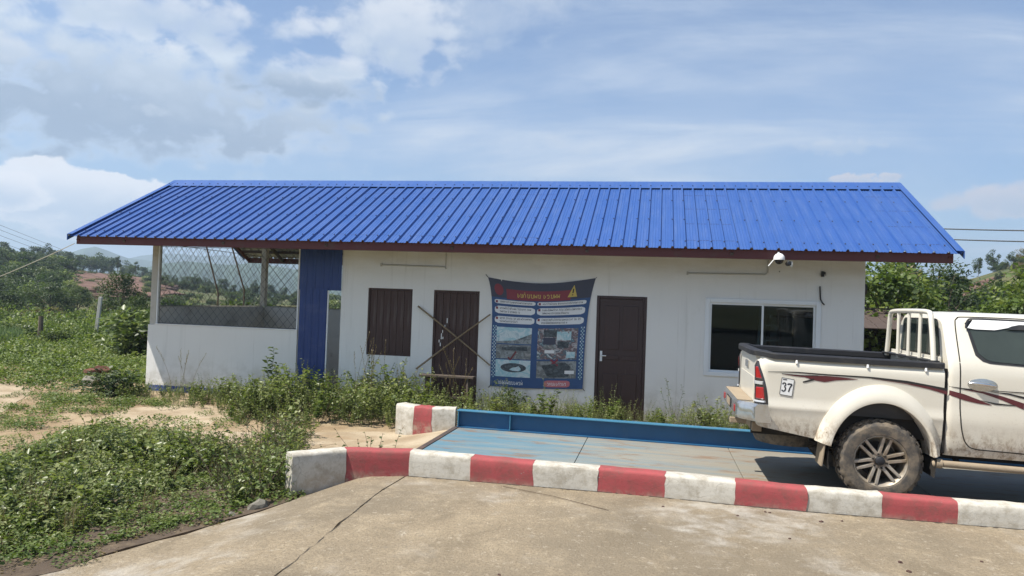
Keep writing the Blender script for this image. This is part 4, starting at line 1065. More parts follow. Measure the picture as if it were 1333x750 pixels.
for x in [.60, .612, .625, .65, .68, .74, .8, 1.0, 1.3, 1.6, 1.8, 1.95, 2.05, 2.12, 2.2, 2.3, 2.5, 2.7, 2.85, 2.92, 3.0, 3.3, 3.6, 3.75, 3.85, 3.95, 4.0, 4.02]:
    p = cab_section(x); rws.append([(x, -y, z) for y, z in p] + [(x, y, z) for y, z in p[-2::-1]])
mb.grid(rws); mb.poly(rws[0]); mb.poly(rws[-1])
cab = obj('cab', mb, 'truck_paint', TR, True, angle=38)
def yside(x, z):
    p = cab_section(x); zs_ = [q[1] for q in p[:20]]; ys_ = [q[0] for q in p[:20]]; return float(np.interp(z, zs_, ys_))
def side_poly(pts, off, s, dens=.06):     # an outline on the cab side, filled as a fan of strips between its top and bottom
    xs_ = np.array([p[0] for p in pts]); x0, x1 = xs_.min(), xs_.max(); n = max(3, int((x1-x0)/dens)); mb = MB(); rws = []
    P = list(pts) + [pts[0]]
    for x in np.linspace(x0+1e-4, x1-1e-4, n+1):
        zs_ = []
        for a, b_ in zip(P[:-1], P[1:]):
            if (a[0]-x)*(b_[0]-x) <= 0 and a[0] != b_[0]: zs_.append(a[1]+(b_[1]-a[1])*(x-a[0])/(b_[0]-a[0]))
        lo, hi = min(zs_), max(zs_); rws.append([(x, -(yside(x, z)+off)*s, z) for z in np.linspace(lo, hi, 7)])
    return mb.grid(rws)
def side_line(pts, w, off, s, mat, name, parent, surf=None):
    mb = MB(); rws = []
    for i, (x, z) in enumerate(pts):
        a = pts[max(0, i-1)]; b_ = pts[min(len(pts)-1, i+1)]; dx, dz = b_[0]-a[0], b_[1]-a[1]; L_ = math.hypot(dx, dz); nx, nz = -dz/L_*w/2, dx/L_*w/2
        f = surf or yside
        rws.append([(x+nx, -(f(x+nx, z+nz)+off)*s, z+nz), (x-nx, -(f(x-nx, z-nz)+off)*s, z-nz)])
    mb.grid(rws); return obj(name, mb, mat, parent)
def curve(pts, n=6):
    out = []
    P = [np.array(p, float) for p in pts]
    for i in range(len(P)-1):
        p0, p1, p2, p3 = P[max(0, i-1)], P[i], P[i+1], P[min(len(P)-1, i+2)]
        for t in np.linspace(0, 1, n, endpoint=False): out.append(tuple(.5*((2*p1)+(-p0+p2)*t+(2*p0-5*p1+4*p2-p3)*t*t+(-p0+3*p1-3*p2+p3)*t**3)))
    out.append(tuple(P[-1])); return out
win_r = [(.815, 1.80), (.822, 1.70), (.85, 1.58), (.885, 1.51), (.93, 1.475), (1.0, 1.455), (1.25, 1.445), (1.62, 1.44), (1.66, 1.46), (1.66, 1.80), (1.6, 1.835), (.85, 1.835), (.825, 1.82)]
win_f = [(1.78, 1.44), (1.74, 1.46), (1.74, 1.81), (1.78, 1.835), (1.98, 1.82), (2.22, 1.70), (2.48, 1.50), (2.52, 1.45), (2.50, 1.44)]
for s in (1, -1):
    for nm, pl in (('window', win_r), ('window', win_f)):
        c = np.mean(pl, 0); big = [tuple(c+(np.array(p)-c)*np.array([1+.028/max(.1, abs(p[0]-c[0])), 1+.022/max(.05, abs(p[1]-c[1]))])) for p in pl]
        w = obj('window_seal', side_poly(big, .004, s), 'trim_black', TR, True)
        obj('glass_pane', side_poly(pl, .009, s), 'car_glass', w, True)
    # door gaps
    dr = [(.69, 1.60), (.685, 1.75), (.70, 1.84), (.74, 1.885), (.85, 1.895)]
    gap = curve([(1.68, 1.885), (1.2, 1.888), (.80, 1.882), (.725, 1.865), (.70, 1.80), (.700, 1.5), (.705, 1.2), (.72, .88), (.755, .70), (.80, .62), (.86, .588), (1.0, .58), (1.66, .572), (1.69, .60), (1.70, 1.0), (1.70, 1.44)])
    side_line(gap, .011, .0025, s, 'under_dark', 'door_gap', TR)
    side_line(curve([(1.70, .60), (2.40, .585), (2.50, .62), (2.56, .9), (2.56, 1.35)]), .011, .0025, s, 'under_dark', 'door_gap', TR)
    # wind deflector over the door windows
    df = obj('wind_deflector', side_poly([(.80, 1.775), (.82, 1.852), (.88, 1.862), (1.66, 1.862), (1.66, 1.81), (1.2, 1.80), (1.12, 1.785), (1.08, 1.765), (.86, 1.765)], .022, s), 'plastic_white', TR, True)  # white with a black patch: the visor's reflection put into the colour
    obj('deflector_edge', side_poly([(1.14, 1.782), (1.24, 1.828), (1.66, 1.838), (1.66, 1.79), (1.2, 1.776)], .027, s), 'trim_black', df, True)
    side_line(curve([(1.66, 1.868), (1.2, 1.870), (.88, 1.868), (.815, 1.852), (.79, 1.80), (.785, 1.768)]), .016, .024, s, 'trim_black', 'deflector_edge', df)
    # door handles
    for hx, hz in ((.905, 1.222), (1.93, 1.215)):
        y0 = yside(hx, hz)
        mb = MB(); mb.grid([[(hx+.135*math.cos(a)*k, -(y0+.002+.006*(1-k))*s, hz+.062*math.sin(a)*k) for a in np.linspace(0, 2*math.pi, 24, endpoint=False)] for k in (1, .8, .001)], closed=True)
        hd = obj('handle_bowl', mb, 'bumper_chrome', TR, True)
        mb = MB(); mb.tube([(hx-.12, -(y0+.004)*s, hz+.012), (hx-.07, -(y0+.032)*s, hz+.016), (hx+.05, -(y0+.034)*s, hz+.006), (hx+.115, -(y0+.004)*s, hz-.004)], [.010, .017, .017, .011], 10); obj('handle', mb, 'steel_chrome', hd, True)
    # running board
    mb = MB(); mb.tube([(.50, -.86*s, .41), (.53, -.885*s, .425), (.60, -.89*s, .425), (2.3, -.89*s, .415), (2.55, -.86*s, .42)], .034, 10); mb.box(.62, 2.3, min(-.70*s, -.87*s), max(-.70*s, -.87*s), .405, .43); obj('running_board', mb, 'mud_dust', TR, True)
    mb = MB()
    for x in (.75, 1.5, 2.2): mb.bar((x, -.45*s, .55), (x, -.80*s, .41), .04, .03)
    obj('board_bracket', mb, 'under_dark', TR)
    mb = MB(); mb.tube([(.51, -.885*s, .425), (.56, -.888*s, .425)], .048, 10); obj('mud_cake', mb, 'mud_dust', TR, True)
    # sill shadow strip under the cab
    # mirror
    mb = MB(); mb.box(2.36, 2.46, min(-.93*s, -1.10*s), max(-.93*s, -1.10*s), 1.40, 1.60); mb.bar((2.42, -.86*s, 1.44), (2.42, -.95*s, 1.46), .05, .05); obj('wing_mirror', mb, 'truck_paint', TR, bevel=.025)
    # front arch and lamps
    mb = MB(); rws = []
    for t in np.linspace(-.1, math.pi+.1, 31):
        ci, si = math.cos(math.pi-t), math.sin(math.pi-t); rws.append([(3.085+.49*ci, -.80*s, .40+.53*si), (3.085+.49*ci, -.93*s, .40+.53*si), (3.085+.55*ci, -.935*s, .40+.60*si), (3.085+.61*ci, -.86*s, .40+.68*si)])
    obj('wheel_arch', MB().grid(rws), 'truck_paint', TR, True)
    mb = MB(); mb.poly([(3.085+.485*math.cos(a), -.895*s, .40+.525*math.sin(a)) for a in np.linspace(-.15, math.pi+.15, 24)]); obj('wheel_well', mb, 'under_dark', TR)
    mb = MB(); mb.prism([(3.70, -.80*s, .90), (3.99, -.62*s, .90), (3.97, -.62*s, 1.05), (3.66, -.78*s, 1.10)], (0.03, -.06*s, 0)); obj('headlight', mb, 'lamp_silver', TR, bevel=.01)
# windscreen, rear glass, grille, front bumper
mb = MB(); mb.grid([[(2.16+(.62)*t-.012+.0, y*(.60+.08*t), 1.865-.50*t+.018) for y in np.linspace(-1, 1, 9)] for t in np.linspace(.05, 1, 5)]); obj('windscreen', mb, 'car_glass', TR, True)
rg = [(-.60, 1.53), (-.60, 1.50), (-.58, 1.485), (.58, 1.485), (.60, 1.50), (.60, 1.53), (.53, 1.80), (.50, 1.83), (.46, 1.84), (-.46, 1.84), (-.50, 1.83), (-.53, 1.80)]
mb = MB(); mb.prism([(.5995, y*1.03, 1.66+(z-1.66)*1.08) for y, z in rg], (-.006, 0, 0)); ws = obj('window_seal', mb, 'trim_black', TR)
mb = MB(); mb.prism([(.5930, y, z) for y, z in rg], (-.003, 0, 0)); obj('glass_pane', mb, 'car_glass', ws)
mb = MB(); mb.box(4.0, 4.03, -.45, .45, .80, 1.0)
gr = obj('grille', mb, 'trim_black', TR, bevel=.01)
mb = MB(); mb.box(3.86, 4.13, -.86, .86, .50, .76); obj('front_bumper', mb, 'truck_paint', TR, bevel=.06, seg=4)
# rear rack behind the cab: hoop and three upright bars
mb = MB(); mb.tube(curve([(.49, -.775, 1.39), (.49, -.735, 1.60), (.485, -.685, 1.82), (.485, -.655, 1.885), (.485, -.60, 1.915), (.485, -.3, 1.925), (.485, .3, 1.925), (.485, .60, 1.915), (.485, .655, 1.885), (.485, .685, 1.82), (.49, .735, 1.60), (.49, .775, 1.39)], 5), .026, 10)
hp = obj('rear_hoop', mb, 'truck_paint', TR, True)
for y in (-.36, 0, .36):
    mb = MB(); mb.tube([(.49, y, 1.39), (.487, y, 1.92)], .019, 8); obj('upright_bar', mb, 'truck_paint', hp, True)
mb = MB(); mb.box(.44, .54, -.80, .80, 1.415, 1.432); obj('hoop_foot', mb, 'trim_black', hp, bevel=.004)
mb = MB(); mb.tube([(.9, -.1, 1.935), (1.0, -.1, 1.95), (1.06, -.1, 1.95)], .012, 6); obj('roof_aerial', mb, 'trim_black', TR, True)
# cab to bed gap
for s in (1, -1):
    mb = MB(); mb.box(.566, .598, min(-.80*s, -.845*s), max(-.80*s, -.845*s), .52, 1.36); obj('cab_gap', mb, 'under_dark', TR)
# side stripes and number card (flat print on the near side)
def surf_bed(x, z): return ysec(z)
def band(top, bot, mat, surf, nm='side_stripe', off=.003, n=24):
    tx = np.array([p[0] for p in top]); tz = [p[1] for p in top]; bx = [p[0] for p in bot]; bz = [p[1] for p in bot]
    x0, x1 = max(tx.min(), min(bx)), min(tx.max(), max(bx)); mb = MB(); rws = []
    for x in np.linspace(x0, x1, n):
        a, b_ = np.interp(x, tx, tz), np.interp(x, bx, bz); rws.append([(x, -(surf(x, z)+off), z) for z in np.linspace(a, b_, 4)])
    mb.grid(rws); return obj(nm, mb, mat, TR)
def ZP_(pts): return [T_(950+a/3.4726, 390+b_/3.4726) for a, b_ in pts]
band(ZP_([(172, 325), (300, 326), (440, 337), (640, 349), (800, 367), (983, 402)]), ZP_([(172, 327), (300, 331), (440, 343), (640, 356), (800, 378), (983, 414)]), 'stripe_black', surf_bed)
band(ZP_([(640, 357), (800, 379), (900, 394), (983, 415)]), ZP_([(640, 358), (800, 383), (900, 405), (983, 431)]), 'stripe_red', surf_bed, off=.0034)
band(ZP_([(235, 336), (325, 343), (430, 345), (500, 351), (580, 360)]), ZP_([(235, 337), (300, 347), (345, 352), (370, 363), (430, 374), (475, 366), (580, 361)]), 'stripe_red', surf_bed)
band(ZP_([(235, 334), (325, 341), (400, 343)]), ZP_([(235, 336), (325, 344), (400, 346)]), 'stripe_black', surf_bed, off=.0036)
band(ZP_([(330, 370), (380, 357)]), ZP_([(330, 376), (345, 374), (380, 366)]), 'stripe_black', surf_bed, off=.0038)
band(ZP_([(993, 410), (1060, 428), (1130, 455), (1183, 477)]), ZP_([(993, 432), (1060, 456), (1120, 470), (1183, 479)]), 'stripe_red', yside)
band(ZP_([(993, 392), (1060, 401), (1200, 412), (1330, 420)]), ZP_([(993, 394), (1060, 407), (1140, 415), (1200, 415), (1330, 425)]), 'stripe_black', yside, off=.0036)
band(ZP_([(1060, 407), (1140, 415), (1230, 437), (1330, 470)]), ZP_([(1060, 408), (1140, 424), (1230, 455), (1330, 499)]), 'stripe_red', yside)
band(ZP_([(1130, 455), (1200, 468), (1290, 478)]), ZP_([(1130, 456), (1200, 476), (1290, 482)]), 'stripe_black', yside, off=.0032)
band(ZP_([(1180, 417), (1260, 424), (1330, 440)]), ZP_([(1180, 418), (1260, 431), (1330, 450)]), 'stripe_black', yside, off=.0032)
c0 = T_(950+258/3.4726, 390+395/3.4726)
card = MB(); cw, ch = .064, .090
tilt = -.03
def cp(u, v, off): 
    x, z = c0[0]+u*cw+v*ch*.10, c0[1]+v*ch-u*cw*.12; return (x, -(ysec(z)+off), z)
card.grid([[cp(u, v, .0045) for u in (-1, 0, 1)] for v in (-1, -.5, 0, .5, 1)]); cdo = obj('number_card', card, 'plate_white', TR)
mb = MB()
def cst(pts, w):
    for a, b_ in zip(pts[:-1], pts[1:]):
        dx, dz = (b_[0]-a[0])*cw, (b_[1]-a[1])*ch; L_ = math.hypot(dx, dz) or 1; nx, nz = -dz/L_*w/2/cw, dx/L_*w/2/ch
        mb.add([cp(a[0]+nx, a[1]+nz, .0062), cp(b_[0]+nx, b_[1]+nz, .0062), cp(b_[0]-nx, b_[1]-nz, .0062), cp(a[0]-nx, a[1]-nz, .0062)], [(0, 1, 2, 3)])
cst([(-.95, -.96), (.95, -.96), (.95, .96), (-.95, .96), (-.95, -.96)], .005)
cst(curve([(-.72, .22), (-.55, .40), (-.32, .38), (-.22, .20), (-.38, .02), (-.18, -.18), (-.26, -.46), (-.50, -.54), (-.74, -.42)], 5), .0135)
cst([(.10, .26), (.12, .38), (.72, .38)], .015); cst([(.72, .38), (.45, -.05), (.34, -.52)], .013)
cst([(-.75, .78), (-.15, .80)], .010)
obj('number_37', mb, 'print_black', cdo)
# wheels
def wheel(x, s):
    t = MB(); n = 72
    prof = [(.235, -.115), (.25, -.135), (.30, -.142), (.335, -.136), (.358, -.118), (.374, -.10), (.378, -.05), (.378, .05), (.374, .10), (.358, .118), (.335, .136), (.30, .142), (.25, .135), (.235, .115)]
    rows = []
    for r, y in prof:
        row = []
        for k in range(n):
            a = 2*math.pi*k/n; rr = r
            if r > .35: rr = r - (.012 if (k+(1 if y > 0 else 0)) % 3 == 0 else 0)
            row.append((rr*math.cos(a), y, rr*math.sin(a)))
        rows.append(row)
    t.grid(rows, closed=True)
    w = thing('wheel', None, None); w.parent = TR; w.location = (x, -.765*s, .398); w.scale = (1.055, 1.08, 1.055)
    if s < 0: w.rotation_euler = (0, 0, math.pi)
    ty = obj('tyre', t, 'tyre_rubber', w, True, angle=25)
    tr_ = MB()
    for k in range(36):
        for j, y in enumerate((-.072, -.024, .024, .072)):
            a = 2*math.pi*(k+.5*(j % 2))/36; c, sn = math.cos(a), math.sin(a); r0, r1 = .372, .386; w2 = .021
            p = []
            for rr in (r0, r1):
                for dy in (-.018, .018):
                    for dt in (-w2, w2): p.append((rr*c - sn*(dt+dy*.35), y+dy, rr*sn + c*(dt+dy*.35)))
            tr_.add(p, [(0,1,3,2), (4,6,7,5), (0,4,5,1), (2,3,7,6), (0,2,6,4), (1,5,7,3)])
    o = obj('tread_block', tr_, 'tyre_rubber', w); o['kind'] = 'stuff'
    r = MB(); r.lathe_y([(.232, -.118), (.238, -.128), (.245, -.124), (.236, -.112), (.222, -.100), (.214, -.06), (.205, .10), (.15, .10), (0, .10)], 48); obj('rim', r, 'wheel_alloy', w, True)
    b = MB(); b.lathe_y([(0, -.02), (.17, -.02), (.17, .0), (0, .0)], 32); obj('brake_disc', b, 'under_dark', w)
    sp = MB()
    for k in range(6):
        for o_ in (-1, 1):
            a = 2*math.pi*k/6+.25+o_*.0; c, sn = math.cos(a), math.sin(a)
            def P(rr, tt, y): return (rr*c - tt*sn, y, rr*sn + tt*c)
            i0, i1, w0 = .055, .228, .0155
            t0 = o_*.024; t1 = o_*.034
            sp.add([P(i0, t0-w0, -.098), P(i0, t0+w0, -.098), P(i1, t1+w0*.85, -.112), P(i1, t1-w0*.85, -.112), P(i0, t0-w0*1.15, -.05), P(i0, t0+w0*1.15, -.05), P(i1, t1+w0, -.06), P(i1, t1-w0, -.06)],
                   [(0,1,2,3), (7,6,5,4), (0,4,5,1), (1,5,6,2), (2,6,7,3), (3,7,4,0)])
    obj('spokes', sp, 'wheel_alloy', w, bevel=.004)
    hb_ = MB(); hb_.lathe_y([(0, -.112), (.03, -.112), (.042, -.106), (.046, -.09), (.075, -.088), (.085, -.07), (.085, -.04)], 32); obj('hub', hb_, 'wheel_alloy', w, True)
    hc = MB(); hc.lathe_y([(0, -.122), (.03, -.121), (.042, -.113), (.046, -.095)], 24); obj('hub_cap', hc, 'trim_black', w, True)
    for k in range(6):
        a = 2*math.pi*k/6+.25+math.pi/6; nb = MB(); nb.tube([(.066*math.cos(a), -.085, .066*math.sin(a)), (.066*math.cos(a), -.108, .066*math.sin(a))], .010, 6); obj('wheel_nut', nb, 'under_dark', w)
for x in (0, 3.085):
    for s in (1, -1): wheel(x, s)
# ------------------------------------------------------------------ plants
def leaf_mat(name, c0, c1, c2, rough=.5, trans=.35, var=.35):
    mt, nt, b = newmat(name); g = NG(nt)
    at = g.n('ShaderNodeAttribute', attribute_name='tint'); oi = g.n('ShaderNodeObjectInfo')
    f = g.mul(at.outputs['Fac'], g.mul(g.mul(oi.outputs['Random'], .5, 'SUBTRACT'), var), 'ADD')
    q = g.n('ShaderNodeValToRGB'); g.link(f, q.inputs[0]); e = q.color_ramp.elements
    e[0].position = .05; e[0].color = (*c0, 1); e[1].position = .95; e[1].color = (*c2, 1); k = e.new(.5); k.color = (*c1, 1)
    g.link(q.outputs[0], b.inputs['Base Color']); b.inputs['Roughness'].default_value = rough; b.inputs['Specular IOR Level'].default_value = .35
    tl = g.n('ShaderNodeBsdfTranslucent'); br = g.mix(1.0, q.outputs[0], (1.25, 1.35, .7, 1), 'MULTIPLY'); g.link(br, tl.inputs['Color'])
    mx = g.n('ShaderNodeMixShader'); mx.inputs[0].default_value = trans; g.link(b.outputs[0], mx.inputs[1]); g.link(tl.outputs[0], mx.inputs[2])
    out = [n for n in nt.nodes if n.type == 'OUTPUT_MATERIAL'][0]; g.link(mx.outputs[0], out.inputs[0])
leaf_mat('leaf_weed', (.036, .058, .015), (.112, .152, .036), (.29, .31, .14), rough=.36)
leaf_mat('leaf_cover', (.05, .078, .018), (.115, .165, .038), (.21, .235, .085))
leaf_mat('leaf_lime', (.030, .052, .012), (.085, .130, .026), (.19, .22, .055))
leaf_mat('leaf_dark', (.020, .038, .014), (.045, .072, .024), (.085, .112, .038))
leaf_mat('leaf_mid', (.028, .048, .015), (.060, .090, .026), (.110, .130, .042))
leaf_mat('leaf_dry', (.09, .07, .03), (.19, .145, .075), (.32, .26, .16), var=.2)
leaf_mat('leaf_olive', (.05, .045, .02), (.095, .085, .038), (.15, .13, .065))
leaf_mat('leaf_bluegrass', (.06, .10, .04), (.12, .18, .08), (.22, .28, .16))
simple('stem_green', (.09, .10, .04), .7); simple('stem_brown', (.10, .07, .045), .85); simple('bark', (.11, .085, .06), .9, bump=.4)
simple('bark_pale', (.26, .22, .17), .9, bump=.4)

def leaves(pos, axis, L, Wd, tint, fold=.25, up=None):
    n = len(pos); axis = axis/np.linalg.norm(axis, axis=1, keepdims=True)
    if up is None:
        up = np.random.default_rng(n).normal(0, .5, (n, 3)) + np.array([0, 0, 1.0])
    side = np.cross(axis, up); side /= np.linalg.norm(side, axis=1, keepdims=True)+1e-9
    nrm = np.cross(side, axis)
    L = np.broadcast_to(L, n)[:, None]; Wd = np.broadcast_to(Wd, n)[:, None]
    mid = pos + axis*L*.45
    v = np.stack([pos, mid+side*Wd/2+nrm*Wd*fold*.5, pos+axis*L-nrm*L*.12, mid-side*Wd/2+nrm*Wd*fold*.5], 1).reshape(-1, 3)
    i = np.arange(n)*4
    t = np.concatenate([np.stack([i, i+1, i+2], 1), np.stack([i, i+2, i+3], 1)])
    return v, t, np.repeat(tint, 4)
def build(name, parts, mats):
    """parts: list of (verts, tris, tint, material index)"""
    me = bpy.data.meshes.new(name); V = []; F = []; T = []; MI = []; o = 0
    for v, t, ti, mi in parts:
        V.append(v); F.append(t+o); T.append(ti); MI.append(np.full(len(t), mi)); o += len(v)
    V = np.concatenate(V); F = np.concatenate(F); T = np.concatenate(T); MI = np.concatenate(MI)
    me.vertices.add(len(V)); me.vertices.foreach_set('co', V.astype(np.float32).ravel())
    me.loops.add(len(F)*3); me.loops.foreach_set('vertex_index', F.astype(np.int32).ravel())
    me.polygons.add(len(F)); me.polygons.foreach_set('loop_start', np.arange(0, len(F)*3, 3, dtype=np.int32))
    me.polygons.foreach_set('material_index', MI.astype(np.int32)); me.update(calc_edges=True)
    a = me.attributes.new('tint', 'FLOAT', 'POINT'); a.data.foreach_set('value', T.astype(np.float32))
    for m_ in mats: me.materials.append(M(m_))
    return me
def stem_part(paths, r0, r1, n=4):
    V = []; F = []; o = 0
    for P in paths:
        P = np.asarray(P); k = len(P)
        for i in range(k):
            d = P[min(i+1, k-1)]-P[max(i-1, 0)]; d = d/(np.linalg.norm(d)+1e-9); a = np.array([1, 0, 0]) if abs(d[0]) < .8 else np.array([0, 1, 0])
            u = np.cross(d, a); u /= np.linalg.norm(u); w = np.cross(d, u); r = r0+(r1-r0)*i/(k-1)
            for j in range(n):
                t = 2*math.pi*j/n; V.append(P[i]+(u*math.cos(t)+w*math.sin(t))*r)
        for i in range(k-1):
            for j in range(n):
                a, b_, c, d_ = o+i*n+j, o+i*n+(j+1) % n, o+(i+1)*n+(j+1) % n, o+(i+1)*n+j; F += [(a, b_, c), (a, c, d_)]
        o += k*n
    return np.array(V), np.array(F), np.full(len(V), .5)
def weed_template(name, seed, h=.5, spread=.22, stems=7, per=16, L=.06, mats=('leaf_weed', 'stem_green'), lean=.35, bare=.15, wd=.62):
    r = np.random.default_rng(seed); paths = []; P = []; A = []; T = []
    for s in range(stems):
        a = r.uniform(0, 6.28); q = r.uniform(0, spread*.5); ln = r.uniform(.2, 1)*lean; hh = h*r.uniform(.55, 1.0)
        p0 = np.array([q*math.cos(a), q*math.sin(a), 0]); d = np.array([math.cos(a)*ln, math.sin(a)*ln, 1.0])
        ts = np.linspace(0, 1, 6); path = np.array([p0 + d*hh*t + np.array([math.cos(a), math.sin(a), 0])*ln*.35*hh*t*t for t in ts]) + np.cumsum(r.normal(0, .012*h*2, (6, 3)), 0)*np.linspace(0, 1, 6)[:, None]
        paths.append(path)
        tl = r.uniform(.1, .9)
        for k in range(per):
            t = bare + (1-bare)*(k+r.uniform(0, .8))/per; i = min(4, int(t*5)); f = t*5-i; p = path[i]*(1-f)+path[i+1]*f
            b = r.uniform(0, 6.28); ax = np.array([math.cos(b), math.sin(b), r.uniform(-.15, .75)])
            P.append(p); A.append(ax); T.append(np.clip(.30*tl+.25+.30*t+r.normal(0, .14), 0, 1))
    P = np.array(P); A = np.array(A); T = np.array(T); n = len(P); LL = L*r.uniform(.55, 1.2, n)
    lv = leaves(P, A, LL, LL*wd*r.uniform(.8, 1.15, n), T, .35, np.random.default_rng(seed+1).normal(0, .35, (n, 3))+np.array([0, 0, 1.0]))
    return build(name, [(*lv, 0), (*stem_part(paths, .004, .002, 3), 1)], mats)
def cover_template(name, seed, R=.3, h=.10, n=150, L=.045, mats=('leaf_cover',), wd=.75):
    r = np.random.default_rng(seed); a = r.uniform(0, 6.28, n); q = R*np.sqrt(r.uniform(0, 1, n)); z = h*r.uniform(.1, 1, n)*(1-.5*(q/R)**2)
    P = np.stack([q*np.cos(a), q*np.sin(a), z], 1); b = r.uniform(0, 6.28, n); A = np.stack([np.cos(b), np.sin(b), r.uniform(-.1, .6, n)], 1)
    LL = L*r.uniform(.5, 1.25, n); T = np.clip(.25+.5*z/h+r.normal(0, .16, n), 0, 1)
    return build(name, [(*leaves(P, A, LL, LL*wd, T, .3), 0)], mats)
def grass_template(name, seed, h=.4, n=50, spread=.10, mats=('leaf_bluegrass',), w=.008, droop=.35):
    r = np.random.default_rng(seed); V = []; F = []; T = []; o = 0
    for k in range(n):
        a = r.uniform(0, 6.28); q = spread*math.sqrt(r.uniform()); p = np.array([q*math.cos(a), q*math.sin(a), 0]); hh = h*r.uniform(.5, 1); b = r.uniform(0, 6.28); d = np.array([math.cos(b), math.sin(b), 0]); s = np.array([-d[1], d[0], 0]); dr = droop*r.uniform(.2, 1)
        t_ = r.uniform(.2, .9)
        for t, ww in ((0, 1), (.45, .9), (.8, .55), (1, .05)):
            c = p + np.array([0, 0, hh*(t-.25*dr*t*t)]) + d*hh*dr*t*t; V += [c-s*w/2*ww, c+s*w/2*ww]; T += [t_, t_]
        for i in range(3): F += [(o+2*i, o+2*i+1, o+2*i+3), (o+2*i, o+2*i+3, o+2*i+2)]
        o += 8
    return build(name, [(np.array(V), np.array(F), np.array(T), 0)], mats)
def bush_mesh(name, seed, n=1500, L=.09, mats=('leaf_mid', 'stem_brown'), lobes=9, flat=.8, stems=5, wd=.6):
    """unit bush: about 1 m wide and 1 m high, origin at its foot"""
    r = np.random.default_rng(seed); C = []; R = []
    for k in range(lobes):
        a = r.uniform(0, 6.28); q = .34*math.sqrt(r.uniform()); C.append((q*math.cos(a), q*math.sin(a), r.uniform(.18, .78)-.25*q)); R.append(r.uniform(.14, .27))
    C = np.array(C); R = np.array(R); k = r.integers(0, lobes, n); d = r.normal(0, 1, (n, 3)); d /= np.linalg.norm(d, axis=1, keepdims=True)
    rr = R[k]*np.clip(r.normal(.85, .22, n), .2, 1.35); P = C[k]+d*rr[:, None]*np.array([1, 1, flat]); P[:, 2] = np.abs(P[:, 2])
    A = d + r.normal(0, .6, (n, 3)) + np.array([0, 0, .1]); LL = L*r.uniform(.5, 1.3, n)
    lobe_t = r.normal(0, .13, lobes)[k]
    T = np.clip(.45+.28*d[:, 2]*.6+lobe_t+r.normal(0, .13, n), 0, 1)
    paths = [np.array([(0, 0, 0), C[i]*.5+r.normal(0, .03, 3), C[i]]) for i in range(min(stems, lobes))]
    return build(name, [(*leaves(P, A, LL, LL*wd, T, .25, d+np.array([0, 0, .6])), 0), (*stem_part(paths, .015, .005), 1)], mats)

def scatter(name, label, pts, rot, scl, idx, templates):
    me = bpy.data.meshes.new(name); n = len(pts); me.vertices.add(n); me.vertices.foreach_set('co', np.asarray(pts, np.float32).ravel())
    for nm, ty, dt in (('rot', 'FLOAT_VECTOR', rot), ('scl', 'FLOAT_VECTOR', scl), ('pick', 'INT', idx)):
        a = me.attributes.new(nm, ty, 'POINT'); dt = np.asarray(dt)
        a.data.foreach_set('vector' if ty == 'FLOAT_VECTOR' else 'value', dt.astype(np.int32 if ty == 'INT' else np.float32).ravel())
    o = bpy.data.objects.new(name, me); COL.objects.link(o); tag(o, label, kind='stuff')
    ng = bpy.data.node_groups.new(name, 'GeometryNodeTree'); ng.interface.new_socket('Geometry', in_out='INPUT', socket_type='NodeSocketGeometry'); ng.interface.new_socket('Geometry', in_out='OUTPUT', socket_type='NodeSocketGeometry')
    N = ng.nodes; Lk = ng.links; gi = N.new('NodeGroupInput'); go = N.new('NodeGroupOutput')
    tcol = bpy.data.collections.new(name+'_templates')
    for i, t in enumerate(templates):
        to = bpy.data.objects.new('%s_template_%02d' % (name, i), t); tcol.objects.link(to)
    ci = N.new('GeometryNodeCollectionInfo'); ci.inputs['Collection'].default_value = tcol; ci.inputs['Separate Children'].default_value = True; ci.inputs['Reset Children'].default_value = True
    ip = N.new('GeometryNodeInstanceOnPoints'); ip.inputs['Pick Instance'].default_value = True
    def na(nm, ty):
        q = N.new('GeometryNodeInputNamedAttribute'); q.data_type = ty; q.inputs['Name'].default_value = nm; return q.outputs['Attribute']
    m2p = N.new('GeometryNodeMeshToPoints')
    Lk.new(gi.outputs[0], m2p.inputs['Mesh']); Lk.new(m2p.outputs[0], ip.inputs['Points']); Lk.new(ci.outputs[0], ip.inputs['Instance']); Lk.new(na('pick', 'INT'), ip.inputs['Instance Index'])
    e2r = N.new('FunctionNodeEulerToRotation'); Lk.new(na('rot', 'FLOAT_VECTOR'), e2r.inputs[0]); Lk.new(e2r.outputs[0], ip.inputs['Rotation']); Lk.new(na('scl', 'FLOAT_VECTOR'), ip.inputs['Scale'])
    Lk.new(ip.outputs[0], go.inputs[0])
    md = o.modifiers.new('scatter', 'NODES'); md.node_group = ng
    return o
def in_poly(x, y, poly):
    x = np.asarray(x); y = np.asarray(y); c = np.zeros(len(x), bool); n = len(poly); j = n-1
    for i in range(n):
        xi, yi = poly[i]; xj, yj = poly[j]
        with np.errstate(divide='ignore', invalid='ignore'):
            hit = ((yi > y) != (yj > y)) & (x < (xj-xi)*(y-yi)/(yj-yi+1e-12)+xi)
        c ^= hit; j = i
    return c
def poly_dist(x, y, poly):
    d = np.full(len(x), 1e9); n = len(poly)
    for i in range(n):
        a = np.array(poly[i]); b_ = np.array(poly[(i+1) % n]); ab = b_-a; t = np.clip(((x-a[0])*ab[0]+(y-a[1])*ab[1])/(ab@ab), 0, 1); d = np.minimum(d, np.hypot(x-a[0]-ab[0]*t, y-a[1]-ab[1]*t))
    return d
def sample(poly, dens, r):
    P = np.array(poly); x0, y0 = P.min(0); x1, y1 = P.max(0); n = int((x1-x0)*(y1-y0)*dens); x = r.uniform(x0, x1, n); y = r.uniform(y0, y1, n); k = in_poly(x, y, poly); return x[k], y[k]
def rots(n, r, tilt=.15): return np.stack([r.normal(0, tilt, n), r.normal(0, tilt, n), r.uniform(0, 6.28, n)], 1)
